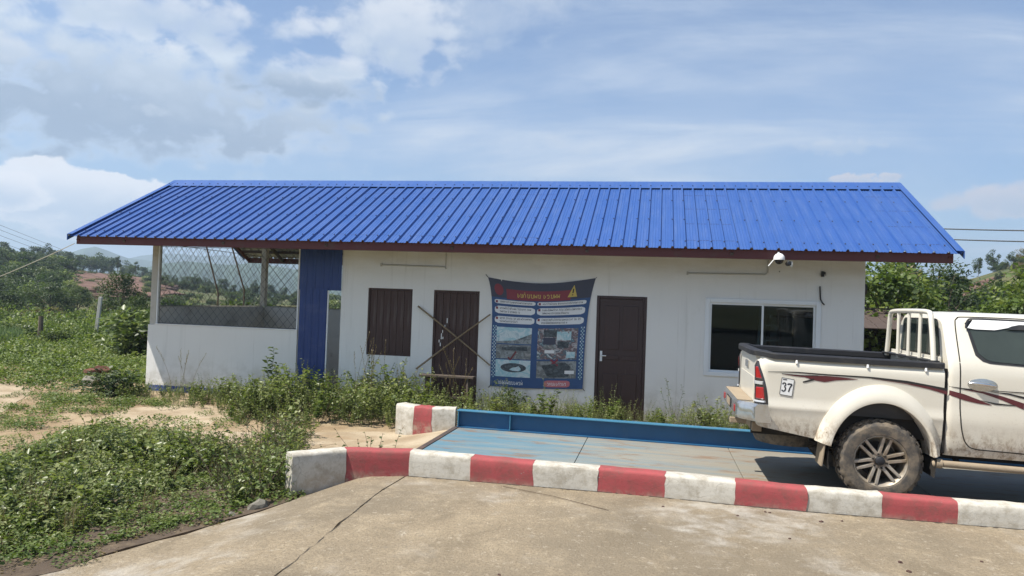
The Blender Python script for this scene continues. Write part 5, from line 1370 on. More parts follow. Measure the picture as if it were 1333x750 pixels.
def sc3(s, r, j=.15): s = np.asarray(s)[:, None]; return s*(1+r.normal(0, j, (len(s), 3)))
def px_poly(pts, z): return [tuple(on_z(u, v, z)[:2]) for u, v in pts]

WEEDS = [weed_template('weed_t', 20+i, h=.55, spread=.30, stems=9, per=20, L=[.062, .05, .075, .055, .042][i], lean=[.4, .5, .3, .6, .5][i]) for i in range(5)]
SPIKY = [weed_template('weed_s', 40+i, h=.8, spread=.22, stems=5, per=18, L=.045, lean=.25, bare=.2, wd=.4) for i in range(3)]
TWIGS = [weed_template('twig_t', 50+i, h=.6, spread=.3, stems=6, per=5, L=.05, lean=.9, bare=.35, mats=('leaf_mid', 'stem_brown')) for i in range(2)]
LIMEW = [weed_template('weed_l', 55+i, h=.5, spread=.28, stems=7, per=16, L=.08, lean=.4, mats=('leaf_lime', 'stem_green')) for i in range(2)]
COVER = [cover_template('cover_t', 60+i) for i in range(4)] + [cover_template('cover_b', 70, R=.32, h=.2, n=150, L=.055)]
DRYG = [grass_template('dry_t', 80+i, h=.6, n=26, spread=.12, mats=('leaf_dry',), w=.006, droop=.5) for i in range(2)]
GRASS = [grass_template('grass_t', 90+i, h=.45, n=46) for i in range(2)]

simple('humus', (.075, .052, .033), .95, var=.5, scale=9, dirt=(.17, .125, .075), dscale=7, dlo=.48, damt=.8, bump=.8)
LOWW = [weed_template('weed_low', 120+i, h=[.30, .36, .26, .34, .42][i], spread=.26, stems=6, per=11, L=[.075, .065, .085, .07, .055][i], lean=[.6, .5, .8, .6, .4][i], bare=.25, wd=.58) for i in range(5)]
# 1. leafy weeds in the left foreground
FG = px_poly([(-60, 752), (70, 710), (185, 678), (290, 648), (368, 628), (384, 600), (388, 572), (350, 590), (318, 590), (290, 582), (255, 575), (200, 572), (120, 566), (70, 578), (20, 596), (-120, 625), (-260, 640), (-260, 900), (-60, 790)], -.05)
r = np.random.default_rng(11)
BED = [(5.09, -10.15), (5.47, -9.2), (5.75, -8.2), (6.09, -7.25), (6.44, -6.55), (6.42, -6.22), (6.45, -5.75)] + px_poly([(345, 578), (318, 588), (290, 580), (255, 573), (200, 570), (120, 564), (70, 576), (20, 594), (-120, 623), (-260, 660), (-260, 900), (-60, 800)], -.05)
sheet('soil_bed', BED, 'humus', .004, label='dark soil and litter under the foreground weeds', jag=.03, thick=.03)
x, y = sample(FG, 44, r); d = poly_dist(x, y, FG); keep = (r.uniform(0, 1, len(x)) < smooth(d, -.05, .25)*.8+.2); x, y, d = x[keep], y[keep], d[keep]
lump = np.clip(.5+.9*wob(x, y, 1.9)+.35*wob(x+7, y-3, 5.0), 0, 1.3)
s = np.clip((.45+.65*smooth(d, .0, .8))*(.42+.95*lump), .22, 1.5)*r.uniform(.5, 1.35, len(x))*.80
right = smooth(x, 5.0, 6.3); idx = r.integers(0, 5, len(x)); tw = r.uniform(0, 1, len(x)) < right*.45
idx[tw] = 5+r.integers(0, 2, tw.sum())
s[tw] *= .8; dg = r.uniform(0, 1, len(x)) < .07; idx[dg] = 7; s[dg] *= .6
scatter('leafy_weeds', 'dense leafy green weeds in the left foreground beside the apron', np.stack([x, y, hgt(x, y)-.02], 1), rots(len(x), r, .18), sc3(s, r), idx, LOWW+TWIGS+DRYG[:1])
# ground litter and low cover under them, spilling past the edge
x, y = sample(FG, 15, r); x += r.normal(0, .12, len(x)); y += r.normal(0, .12, len(x))
ok = ~((x > 6.0) & (y < -7.4)); x, y = x[ok], y[ok]
scatter('weed_undergrowth', 'low creeping leaves and dry litter under the foreground weeds', np.stack([x, y, hgt(x, y)-.02], 1), rots(len(x), r, .05), sc3(r.uniform(.5, .9, len(x)), r), np.where(r.uniform(0, 1, len(x)) < .18, 5, r.integers(0, 5, len(x))), COVER+DRYG[:1])
KE = px_poly([(296, 612), (330, 592), (352, 574), (386, 560), (384, 600), (380, 634), (345, 648), (305, 655), (285, 640)], -.02)
x, y = sample(KE, 70, r); ti = np.where(r.uniform(0, 1, len(x)) < .5, 5+r.integers(0, 2, len(x)), r.integers(0, 5, len(x)))
scatter('kerb_end_weeds', 'tangled twiggy weeds growing against the left end of the kerb', np.stack([x, y, hgt(x, y)-.02], 1), rots(len(x), r, .3), sc3(r.uniform(.6, 1.15, len(x))*np.where(ti > 4, .8, 1.0), r), ti, LOWW+TWIGS)
LIT = [cover_template('litter_t', 130+i, R=.28, h=.02, n=46, L=.04, mats=('leaf_dry',), wd=.5) for i in range(2)]
x, y = sample(BED, 26, r); dd = poly_dist(x, y, BED); kk = dd > .05; x, y = x[kk], y[kk]
scatter('leaf_litter', 'dry fallen leaves and small weeds on the dark soil beside the apron', np.stack([x, y, hgt(x, y)+.004], 1), rots(len(x), r, .03), sc3(r.uniform(.4, 1.0, len(x)), r), r.choice([0, 1, 2, 3, 4], len(x)), LIT+COVER[:3])
# 2. weeds along the wall
WB = [(-.9, -1.1), (.2, -1.55), (1.4, -1.45), (2.6, -1.9), (3.8, -2.75), (5.0, -2.4), (5.9, -2.2), (6.5, -2.1), (7.2, -2.36), (14.5, -2.36), (15.5, -1.0), (14.0, -.15), (9.9, -.12), (8.0, -.10), (3.2, -.12), (.2, -.12), (-.6, -.2)]
x, y = sample(WB, 46, r); kk = r.uniform(0, 1, len(x)) < np.interp(x, [2, 6, 7], [1, 1, .7]); x, y = x[kk], y[kk]; d = poly_dist(x, y, WB)
env = np.interp(x, [-1, 0, 1.0, 2.0, 3.0, 3.6, 5.0, 5.8, 6.6, 7.2, 8, 9.5, 10.2, 11, 14], [.5, .5, .45, .5, .75, 1.0, 1.1, 1.0, .8, .62, .62, .60, .68, .75, .7])
env = env*np.where(y < -1.5, .82, 1.0)
s = 1.5*env*(.55+.45*smooth(d, 0, .5))*r.uniform(.4, 1.15, len(x))*(.80+.5*wob(x, y, 2.2))
idx = r.integers(0, 8, len(x)); idx = np.where((x > 7) & (r.uniform(0, 1, len(x)) < .5), 5+r.integers(0, 3, len(x)), idx); s = np.where(idx >= 5, s*.72, s)
tw = r.uniform(0, 1, len(x)) < .07; idx[tw] = 8+r.integers(0, 2, tw.sum())
kerbz = in_poly(x, y, [(6.0, -2.75), (7.2, -2.8), (7.2, -2.25), (6.0, -2.2)]); x, y, s, idx = x[~kerbz], y[~kerbz], s[~kerbz], idx[~kerbz]
idx = np.where((r.uniform(0, 1, len(x)) < .25) & (idx < 5), 10+r.integers(0, 2, len(x)), idx)
scatter('wall_weeds', 'band of green weeds growing along the foot of the white wall', np.stack([x, y, hgt(x, y)-.02], 1), rots(len(x), r, .15), sc3(s, r), idx, WEEDS+SPIKY+TWIGS+LIMEW)
# 3. low green cover on the left field and patches round the bare track
FD = [(-1.0, .8), (-.25, .6), (-.25, 4), (3, 8), (6, 26), (-30, 34), (-44, 22), (-40, -2), (-14, -4.5), (-8, -3.3), (-3.5, -1.9), (-1.6, -1.3)]
x, y = sample(FD, 9, r); kk = ~in_poly(x, y, TRACK); x, y = x[kk], y[kk]; rr = np.hypot(x-CAM[0], y-CAM[1]); keep = r.uniform(0, 1, len(x)) < np.clip(1.15-rr/60, .35, 1); x, y, rr = x[keep], y[keep], rr[keep]
s = (1.0+.035*(rr-14))*r.uniform(.75, 1.25, len(x))*(1.0+.3*wob(x, y, .7)); hs = s*r.uniform(.8, 1.7, len(x))*(1+.8*smooth(y, 3, 16))
scatter('field_cover', 'low bright green creeping plants covering the field left of the building', np.stack([x, y, hgt(x, y)-.03], 1), rots(len(x), r, .04), np.stack([s, s, hs], 1), r.integers(0, 5, len(x)), COVER)
x, y = sample([(-2.2, -1.2), (1.0, -1.2), (3.0, -1.7), (3.6, -2.6), (2.9, -3.3), (5.2, -5.2), (3.0, -5.6), (0, -6.2), (-6, -9), (-9, -6.2), (-4, -4.4), (-1.3, -3.2), (-3.5, -2.0)], 19, r)
pt = wob(x, y, 1.1)+.35*wob(x, y, 3.1); bare = in_poly(x, y, [(3.2, -3.3), (7, -2.5), (7, -5.5), (3.1, -4.6)])
bare = bare | in_poly(x, y, TRACK) | in_poly(x, y, PATCH) | in_poly(x, y, PATCH2); keep = (pt > -.10) & (~bare | (r.uniform(0, 1, len(x)) < .06)); x, y = x[keep], y[keep]
scatter('patchy_cover', 'patchy low weeds creeping over the bare soil', np.stack([x, y, hgt(x, y)-.02], 1), rots(len(x), r, .05), sc3(r.uniform(.45, 1.0, len(x)), r), r.integers(0, 5, len(x)), COVER)
# tall pale grass at the far left
x, y = sample(px_poly([(0, 452), (36, 450), (40, 432), (-60, 430), (-90, 455)], 0), 6, r)
scatter('tall_grass', 'clump of tall pale grass at the left edge of the field', np.stack([x, y, hgt(x, y)], 1), rots(len(x), r, .08), sc3(r.uniform(1.2, 1.9, len(x)), r), r.integers(0, 2, len(x)), GRASS)

# named single plants
def single(name, me, label, cat, loc, s, rz=0, group=None):
    o = bpy.data.objects.new(name, me); COL.objects.link(o); o.location = loc; o.scale = s if isinstance(s, tuple) else (s, s, s); o.rotation_euler = (0, 0, rz); return tag(o, label, cat, group)
tw_ = weed_template('pointed_weed', 301, h=1.15, spread=.10, stems=4, per=34, L=.11, lean=.08, bare=.3, mats=('leaf_lime', 'stem_green'))
single('tall_weed', tw_, 'tall pointed weed with hanging pale leaves beside the blue sheet door', 'plant', (3.02, -.55, .02), 1.0, .3)
single('tall_weed', weed_template('leafy_weed', 302, h=.8, spread=.2, stems=5, per=22, L=.10, lean=.3, mats=('leaf_lime', 'stem_green')), 'broad-leaved light green weed below the gap beside the blue door', 'plant', (4.0, -.9, .02), .95, 1.0)
single('bushy_weed', bush_mesh('bushy_weed', 303, 700, .075, ('leaf_mid', 'stem_brown')), 'small dark bushy weed below the blue banner', 'plant', (7.35, -.5, .0), (.75, .6, .62))
single('leafy_shrub', bush_mesh('leafy_shrub', 304, 1100, .085, ('leaf_dark', 'stem_brown')), 'dark leafy shrub at the left corner of the half wall', 'shrub', (.1, -.95, -.02), (1.5, .9, .62))
single('tall_weed', SPIKY[0], 'slim weed before the white wall left of the pickup bumper', 'plant', (10.22, -.7, .05), 1.05, .5)
def stalks(label, x, y, n, h, seed):
    r_ = np.random.default_rng(seed); paths = []; hp_ = []; ha = []; tt = []
    for k in range(n):
        a = r_.uniform(0, 6.28); p = np.array([r_.normal(0, .12), r_.normal(0, .08), 0]); hh = h*r_.uniform(.65, 1); l = r_.normal(0, .16); P = [p + np.array([l*hh*t*t+l*.2*t, .05*math.sin(a)*t, hh*t]) for t in np.linspace(0, 1, 6)]; paths.append(np.array(P))
        for j in range(9):
            q = P[4]+(P[5]-P[4])*(j/8*1.4-.4); hp_.append(q); b_ = r_.uniform(0, 6.28); ha.append((math.cos(b_)*.4, math.sin(b_)*.4, 1)); tt.append(r_.uniform(.3, .9))
    me = build('stalks', [(*leaves(np.array(hp_), np.array(ha), .045, .012, np.array(tt)), 0), (*stem_part(paths, .004, .002, 3), 0)], ('leaf_dry',))
    single('dry_grass', me, label, 'grass', (x, y, .05), 1.0)
stalks('tall dry seed stalks in front of the boarded window', 4.95, -.8, 11, 1.35, 5)
stalks('few dry grass stalks in front of the left brown door', 6.45, -.7, 8, 1.15, 6)
stalks('dry grass plumes leaning at the foot of the open half wall', 1.3, -.7, 6, .95, 8)
stalks('short dry stalks between the door and the window weeds', 5.75, -.7, 5, .8, 12)
# bare twigs arching at the kerb end
r = np.random.default_rng(31); paths = []; P = []; A = []
for k in range(26):
    a = r.uniform(2.2, 4.4); L_ = r.uniform(.35, .8); p0 = np.array([r.uniform(-.35, .35), r.uniform(-.25, .25), 0]); pth = [p0+np.array([math.cos(a)*L_*t*.6, math.sin(a)*L_*t*.3, L_*(1.1*t-.75*t*t)]) for t in np.linspace(0, 1, 8)]; paths.append(np.array(pth))
    for j in range(4): P.append(pth[r.integers(3, 8)]); A.append(r.normal(0, 1, 3))
me = build('twigs', [(*leaves(np.array(P), np.array(A), .05, .022, r.uniform(.2, .8, len(P))), 1), (*stem_part(paths, .004, .0018, 3), 0)], ('stem_brown', 'leaf_mid'))
single('twig_shrub', me, 'bare arching twigs tangled behind the white end of the kerb', 'shrub', (6.2, -5.75, .0), 1.0)
r = np.random.default_rng(32)
single('leafy_shrub', weed_template('kerb_weed', 305, h=.5, spread=.5, stems=9, per=9, L=.05, lean=.5, bare=.2, mats=('leaf_mid', 'stem_brown')), 'sparse leafy weed growing behind the red block of the kerb', 'shrub', (6.85, -5.35, .1), 1.0)
single('leafy_shrub', bush_mesh('kerb_shrub', 306, 420, .07, ('leaf_weed', 'stem_brown')), 'green shrub tucked against the white end face of the kerb', 'shrub', (6.05, -6.25, -.05), (.7, .6, .55))
# small rosettes of moss-like weed along the slab edge
ros = cover_template('rosette', 310, R=.06, h=.045, n=90, L=.03, wd=.5)
for k, (u, v) in enumerate(((138, 710), (178, 698), (205, 692), (240, 681), (285, 668), (312, 660), (330, 656), (118, 716), (160, 703), (222, 686))):
    p = on_z(u, v, -.04); single('rosette_weed', ros, 'small round rosette weed on the soil along the concrete edge', 'plant', (p[0]-.05, p[1], H(p[0]-.05, p[1])+.002), float(rng.uniform(.8, 1.5)), k, 'rosettes along the slab edge')

# ------------------------------------------------------------------ trees
def tree_mesh(seed, h, cr, ch, n, L, leaf, lobes=16, wd=.6, trunk=.12, open_=.0):
    """trunk mesh and crown mesh; crown radius cr, crown height ch"""
    r = np.random.default_rng(seed); zc = h-ch/2; C = []; R = []
    for k in range(lobes):
        a = r.uniform(0, 6.28); t = r.uniform(-1, 1); q = cr*math.sqrt(max(.05, 1-t*t))*math.sqrt(r.uniform(.05, 1))*.85
        C.append((q*math.cos(a), q*math.sin(a), zc+t*ch*.42)); R.append(cr*r.uniform(.20, .40))
    C = np.array(C); R = np.array(R); k = r.integers(0, lobes, n); d = r.normal(0, 1, (n, 3)); d /= np.linalg.norm(d, axis=1, keepdims=True)
    P = C[k]+d*(R[k]*np.clip(r.normal(.8, .28, n), .1, 1.5))[:, None]*np.array([1, 1, .8])
    P[:, 2] = np.maximum(P[:, 2], h*.06)
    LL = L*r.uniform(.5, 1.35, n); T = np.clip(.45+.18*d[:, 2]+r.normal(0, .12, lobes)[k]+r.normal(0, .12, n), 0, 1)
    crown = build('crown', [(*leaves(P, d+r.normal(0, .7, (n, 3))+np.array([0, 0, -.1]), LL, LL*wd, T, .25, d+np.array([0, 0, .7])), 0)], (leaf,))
    V = []; top = np.array([r.normal(0, .06*h), r.normal(0, .06*h), zc])
    tp = np.array([top*t + np.array([.03*h*math.sin(3*t), .02*h*math.sin(4*t+1), 0])*t for t in np.linspace(0, 1, 7)]); parts = [(*stem_part([tp], trunk, trunk*.4, 8), 0)]
    lim = []
    for i in range(lobes):
        s = tp[r.integers(2, 6)]; mid = (s+C[i])/2+np.array([0, 0, .05*h]); lim.append(np.array([s, mid, C[i]]))
    parts.append((*stem_part(lim, trunk*.32, trunk*.10, 5), 0))
    return build('trunk', parts, ('bark',)), crown
def tree(meshes, label, loc, s, rz, group=None, name='tree'):
    t = thing(name, label, 'tree', loc, (0, 0, rz), group); t.scale = s if isinstance(s, tuple) else (s, s, s)
    for nm, me in zip(('trunk', 'crown'), meshes):
        o = bpy.data.objects.new(nm, me); COL.objects.link(o); o.parent = t
    return t
KIND = {
 'lime':  tree_mesh(1, 4.4, 2.2, 3.8, 3600, .19, 'leaf_lime', 22, .75),
 'lime2': tree_mesh(2, 4.0, 2.0, 3.6, 3200, .17, 'leaf_lime', 20, .75),
 'dark':  tree_mesh(3, 5.0, 2.3, 4.3, 6500, .16, 'leaf_dark', 24),
 'mid':   tree_mesh(4, 5.0, 2.2, 4.2, 4200, .18, 'leaf_mid', 20),
 'mid2':  tree_mesh(5, 6.0, 1.8, 4.4, 3200, .20, 'leaf_mid', 15),
 'slim':  tree_mesh(6, 7.0, 1.4, 4.2, 1700, .22, 'leaf_dark', 12, trunk=.10),
 'far':   tree_mesh(7, 7.0, 2.9, 5.6, 1800, .42, 'leaf_dark', 16),
 'far2':  tree_mesh(8, 7.0, 2.6, 5.4, 1600, .42, 'leaf_mid', 14),
 'flat':  tree_mesh(9, 6.0, 2.6, 3.0, 1500, .32, 'leaf_dark', 12),
 'dry':   tree_mesh(10, 5.0, 2.0, 4.0, 900, .22, 'leaf_dry', 14)}
KH = dict(lime=4.4, lime2=4.0, dark=5, mid=5, mid2=6, slim=7, far=7, far2=7, flat=6, dry=5)
def by_px(kind, px, top, dist, label, wide=1.0, group=None, name='tree'):
    x, y = place(px, dist); g = H(x, y); d = ray(px, top); k = dist/math.hypot(d[0], d[1]); ht = CAM[2]+d[2]*k-g; s = max(.1, ht/KH[kind])
    return tree(KIND[kind], label, (x, y, g-.05), (s*wide, s*wide, s), rng.uniform(0, 6.28), group, name)
# right of the building
by_px('lime', 1152, 343, 24, 'light green broad-leaved tree just behind the right end of the building', 1.15)
by_px('lime2', 1178, 358, 27, 'yellowish green broad-leaved tree behind the pickup cab rack', 1.1)
by_px('dark', 1226, 340, 36, 'dense dark green round tree behind the pickup, the darkest on the right', 1.1)
by_px('lime2', 1326, 366, 24, 'light green tree at the right edge of the picture', 1.0)
by_px('lime', 1385, 330, 26, 'light green tree just beyond the right edge', 1.0)
by_px('mid2', 1176, 338, 60, 'thin brownish green tree between the lime tree and the dark tree', 1.1)
by_px('dry', 1196, 345, 55, 'half bare brownish tree left of the dark round tree', 1.0)
by_px('mid', 1268, 385, 40, 'low bushy tree above the pickup roof', 1.4)
by_px('mid', 1200, 392, 33, 'mid green bushy tree right behind the cab rack', 1.5)
by_px('mid', 1300, 384, 52, 'bushy tree at the foot of the right hill', 1.5)
by_px('far2', 1292, 326, 150, 'flat-topped tree standing on the skyline of the right hill', .8)
by_px('far', 1273, 335, 150, 'smaller tree on the skyline left of the flat-topped one', .7)
rr = np.random.default_rng(44)
for k, (u, tp, di) in enumerate(((1318, 328, 150), (1330, 322, 145), (1345, 318, 145), (1308, 338, 140), (1326, 340, 125), (1362, 312, 150), (1300, 352, 120))):
    by_px('dry' if k % 3 else 'far2', u, tp, di, 'half bare scrubby tree on the slope of the right hill', 1.1, 'scrub trees on the right hill')
for k in range(10):
    by_px(rr.choice(['dark', 'mid', 'far2']), rr.uniform(1128, 1345), rr.uniform(362, 384), rr.uniform(60, 105), 'bushy tree at the foot of the right hill behind the near trees', 1.3, 'trees below the right hill')
# left: near and mid distance
by_px('mid', 158, 353, 44, 'bushy green tree left of the building corner in front of the red field', .85)
by_px('dark', 183, 384, 27, 'dark vine-covered shrub tree right at the corner of the open room', 1.1)
by_px('dark', 62, 366, 62, 'large round dark green tree below the left hill', 1.4)
by_px('mid', 20, 378, 58, 'bushy tree at the far left below the hill', 1.5)
by_px('mid', 100, 372, 70, 'lighter bush tree right of the large round dark tree', 1.3)
by_px('slim', 152, 333, 175, 'slender tall tree on the ridge above the red field', .9)
by_px('slim', 176, 340, 165, 'slender tree on the ridge nearest the building', 1.0)
ORD = 'First Second Third Fourth Fifth Sixth Seventh Eighth Ninth Tenth Eleventh Twelfth Thirteenth Fourteenth Fifteenth Sixteenth Seventeenth'.lower().split()
for k, (u, tp) in enumerate(((3, 314), (16, 326), (30, 322), (45, 320), (60, 318), (74, 325), (88, 327), (98, 333), (108, 331), (117, 334), (126, 330), (135, 333), (144, 335), (163, 340), (171, 345), (186, 347), (196, 352))):
    by_px(['far', 'far2', 'far'][k % 3], u, tp, 218+rr.uniform(-6, 14), ORD[sorted([3, 16, 30, 45, 60, 74, 88, 98, 108, 117, 126, 135, 144, 163, 171, 186, 196]).index(u)]+' tree from the left in the row along the left hill crest', 1.25 if u > 80 else 1.05, 'trees on the left ridge')
for k in range(34):
    u = rr.uniform(-60, 140); di = rr.uniform(85, 190); x, y = place(u, di)
    if u > 70: continue
    tree(KIND[rr.choice(['far', 'far2', 'mid', 'dark'])], 'tree scattered on the scrubby slope of the left hill', (x, y, H(x, y)-.1), rr.uniform(.28, .5), rr.uniform(0, 6.28), 'trees on the left slope')
# behind the open room: hedge and a far line of trees seen through the mesh
for k in range(30):
    u = rr.uniform(204, 390); di = rr.uniform(190, 270); x, y = place(u, di)
    tree(KIND[rr.choice(['far', 'far2'])], 'distant tree in the wood seen through the wire mesh', (x, y, H(x, y)-.1), rr.uniform(.35, .62), rr.uniform(0, 6.28), 'trees behind the building')
BUSH = [bush_mesh('bush_t', 400+i, 1300, .085, (['leaf_mid', 'leaf_lime', 'leaf_weed', 'leaf_dark', 'leaf_cover'][i], 'stem_brown')) for i in range(5)]
BUSH.append(bush_mesh('bush_t', 409, 1000, .085, ('leaf_olive', 'stem_brown')))
r = np.random.default_rng(51)
def bushes(name, label, poly, dens, smin, smax, pick, flat=(.7, 1.0)):
    x, y = sample(poly, dens, r); s = smin+(smax-smin)*r.uniform(0, 1, len(x))**1.8
    scatter(name, label, np.stack([x, y, hgt(x, y)-.05], 1), rots(len(x), r, .08), np.stack([s*r.uniform(.9, 1.4, len(x)), s*r.uniform(.9, 1.4, len(x)), s*r.uniform(*flat, len(x))], 1), r.choice(pick, len(x)), BUSH)
def sector(p0, p1, r0, r1, n=8):
    us = np.linspace(p0, p1, n); return [place(u, r0) for u in us] + [place(u, r1) for u in us[::-1]]
bushes('field_edge_scrub', 'leafy scrub along the far edge of the green field', sector(-120, 205, 29, 36), .42, .7, 1.6, [0, 1, 2, 4])
bushes('hedge_growth', 'overgrown green hedge behind the open room', sector(185, 480, 24, 30), .8, 1.5, 2.2, [0, 1, 2, 4])
bushes('back_scrub', 'low scrub on the ground behind the building', sector(205, 480, 31, 60), .25, 1.2, 2.2, [0, 1, 2, 3])
bushes('valley_scrub', 'mixed scrub filling the low ground left of the building', sector(-150, 205, 37, 80), .13, 1.2, 2.4, [0, 2, 3, 5])
bushes('hill_scrub', 'scrub covering the left hillside', sector(-200, 88, 80, 235), .06, 2.0, 4.2, [0, 2, 3, 3])
bushes('far_scrub', 'scrub behind the building towards the distant wood', sector(190, 520, 60, 240), .030, 1.4, 2.6, [0, 2, 3, 3])
bushes('right_scrub', 'scrub under the trees at the right', sector(1118, 1420, 22, 70), .32, 1.3, 2.4, [0, 0, 2, 3])
bushes('right_hill_scrub', 'dry scrub covering the right hill', sector(1100, 1254, 70, 165), .07, 1.2, 2.4, [0, 2, 3, 5])
bushes('right_crest_scrub', 'dry scrub on the right hill beside the red cut', sector(1292, 1500, 70, 165), .085, 1.2, 2.6, [0, 5, 5, 3])
bushes('right_foot_scrub', 'low scrub at the foot of the right hill', sector(1254, 1292, 55, 112), .1, 1.2, 2.2, [0, 2, 3, 5])

# red ploughed field on the left slope and bare red cut on the right hill
def mat_red():
    mt, nt, b = newmat('red_soil'); g = NG(nt); v = g.coords()
    col = g.mix(g.ramp(g.noise(v, .25, 7, .65), .35, .68), (.105, .052, .034), (.165, .092, .062)); col = g.mix(g.ramp(g.noise(v, 1.6, 7, .7), .52, .75, 0, .6), col, (.10, .045, .025))
    g.link(col, b.inputs['Base Color']); b.inputs['Roughness'].default_value = .95; g.bump(g.noise(v, 2.0, 6, .7), .6, .2, b)
mat_red()
def patch_field(name, label, poly):
    sheet(name, poly, 'red_soil', .55, step=4, label=label, thick=2.5, jag=.5)
_st = sheet
def red_patch(label, poly, lift):
    bm = bmesh.new(); pts = poly; vs = [bm.verts.new((p[0], p[1], 0)) for p in pts]; bm.faces.new(vs)
    P = np.array(pts); x0, y0 = P.min(0); x1, y1 = P.max(0)
    for ax, lo, hi in ((0, x0, x1), (1, y0, y1)):
        for c in np.arange(lo+3, hi, 3.0): bmesh.ops.bisect_plane(bm, geom=bm.verts[:]+bm.edges[:]+bm.faces[:], plane_co=(c, 0, 0) if ax == 0 else (0, c, 0), plane_no=(1, 0, 0) if ax == 0 else (0, 1, 0))
    for v in bm.verts: v.co.z = H(v.co.x, v.co.y)+lift
    bnd = [e for e in bm.edges if e.is_boundary]; ret = bmesh.ops.extrude_edge_only(bm, edges=bnd)
    for v in [g for g in ret['geom'] if isinstance(g, bmesh.types.BMVert)]: v.co.z -= lift+1.5
    bmesh.ops.recalc_face_normals(bm, faces=bm.faces)
    me = bpy.data.meshes.new('red_field'); bm.to_mesh(me); bm.free(); me.materials.append(M('red_soil'))
    o = bpy.data.objects.new('red_field', me); COL.objects.link(o); tag(o, label, kind='structure')
def rough_edge(P, amp, n=7):
    r_ = np.random.default_rng(len(P)); out = []; C = curve(P+[P[0]], n)[:-1]
    for p in C: out.append((p[0]+r_.normal(0, amp), p[1]+r_.normal(0, amp)))
    return out
def blob(us, rs): return [place(u, q) for u, q in zip(us, rs)]
red_patch('bare red field on the slope left of the building', rough_edge(blob([82, 92, 110, 130, 150, 170, 188, 205, 222, 230, 215, 188, 165, 140, 118, 100, 88], [146, 168, 190, 200, 203, 198, 190, 180, 165, 145, 120, 108, 104, 104, 112, 124, 136]), 2.2), .35)
red_patch('bare red cut in the right hillside', rough_edge(blob([1258, 1268, 1280, 1288, 1290, 1284, 1274, 1262], [118, 128, 130, 126, 112, 100, 98, 106]), 1.2), .2)

# ------------------------------------------------------------------ distant ridges and mountains
simple('mountain_forest', (.035, .060, .030), .95, var=.5, scale=.01)
def ridge(label, pxs, ys, dist, depth, seed, name='mountain'):
    r_ = np.random.default_rng(seed); us = np.linspace(pxs[0], pxs[-1], 120); tops = np.interp(us, pxs, ys); rows = []
    for j, (f, hh) in enumerate(((1.0, 0), (.995, .25), (1.01, .55), (1.03, .8), (1.06, 1.0), (1.10, .8), (1.18, .35), (1.3, 0))):
        row = []
        for u, t in zip(us, tops):
            x, y = place(u, dist*f); d = ray(u, t); k = dist*1.06/math.hypot(d[0], d[1]); z = CAM[2]+d[2]*k
            n = 1+.10*math.sin(u*.21+seed)*math.sin(u*.07+j)+r_.normal(0, .02)
            row.append((x, y, -20+(z+20)*hh*(n if 0 < hh < 1 else 1+.02*(n-1))))
        rows.append(row)
    o = obj(name, MB().grid(rows), 'mountain_forest', None, True, angle=180); tag(o, label, kind='structure')
ridge('pale blue mountain with a low peak beyond the left ridge', [40, 70, 92, 105, 122, 138, 150, 165, 200, 260], [346, 336, 328, 324, 321, 326, 331, 336, 340, 346], 1700, 300, 1)
ridge('faint far mountain range behind the peak', [-400, -100, 60, 120, 160, 180, 200, 230, 260, 290, 320, 350, 400, 460, 600, 900, 1333, 1700], [350, 352, 348, 346, 338, 333, 331, 330, 334, 332, 337, 340, 342, 350, 360, 372, 385, 390], 2300, 400, 2)
ridge('hazy wooded ridge seen through the wire mesh', [150, 180, 200, 215, 240, 270, 300, 330, 360, 390, 420, 450, 520, 700], [352, 350, 346, 343, 340, 343, 345, 342, 347, 352, 356, 362, 372, 382], 900, 300, 3)

# ------------------------------------------------------------------ small things
mb = MB(); p = on_z(127, 412, 0); x, y = place(127, 31); ft = H(x, y); 
mb.box(-.055, .055, -.055, .055, 0, 1.75); o = obj('fence_post', mb, 'post_concrete', None, bevel=.01); o.location = (x, y, ft-.1); o.rotation_euler = (0, rad(4.5), .3); tag(o, 'leaning pale concrete fence post standing in the field weeds', 'post')
mb = MB(); x, y = place(55, 30); mb.tube([(0, 0, 0), (.03, 0, .5), (0, .02, .95)], [.09, .08, .07], 8); o = obj('wooden_stump', mb, 'bark', None, True); o.location = (x, y, H(x, y)); tag(o, 'dark weathered stump post at the field edge', 'post')
def rock(label, px, py, s, mat, seed, name='rock', z=0.0, group=None):
    bm = bmesh.new(); bmesh.ops.create_icosphere(bm, subdivisions=2, radius=1); r_ = np.random.default_rng(seed)
    for v in bm.verts: v.co *= 1+r_.normal(0, .14); v.co.z *= .6
    me = bpy.data.meshes.new(name); bm.to_mesh(me); bm.free(); me.materials.append(M(mat)); p = on_z(px, py, z)
    o = bpy.data.objects.new(name, me); COL.objects.link(o); o.location = (p[0], p[1], H(p[0], p[1])+s*.2); o.scale = (s, s*.8, s); o.rotation_euler = (0, 0, seed); tag(o, label, 'rock', group); return o
simple('dirt_clod', (.12, .045, .03), .95, var=.4, bump=.6); simple('pale_stone', (.17, .155, .125), .9, bump=.5); simple('seed_dark', (.06, .028, .02), .8)
rock('dark reddish clod of earth lying in the field', 128, 492, .32, 'dirt_clod', 1)
rock('pale flat stone under the reddish clod', 118, 502, .22, 'pale_stone', 2)
rock('small pale stone at the slab edge near the kerb end', 300, 673, .045, 'pale_stone', 3, z=-.05)
rock('greyish cup shaped as a rounded lump at the kerb end', 337, 665, .10, 'pale_stone', 4, z=-.05)  # stands for a cup, built with the rock shape and stone colour
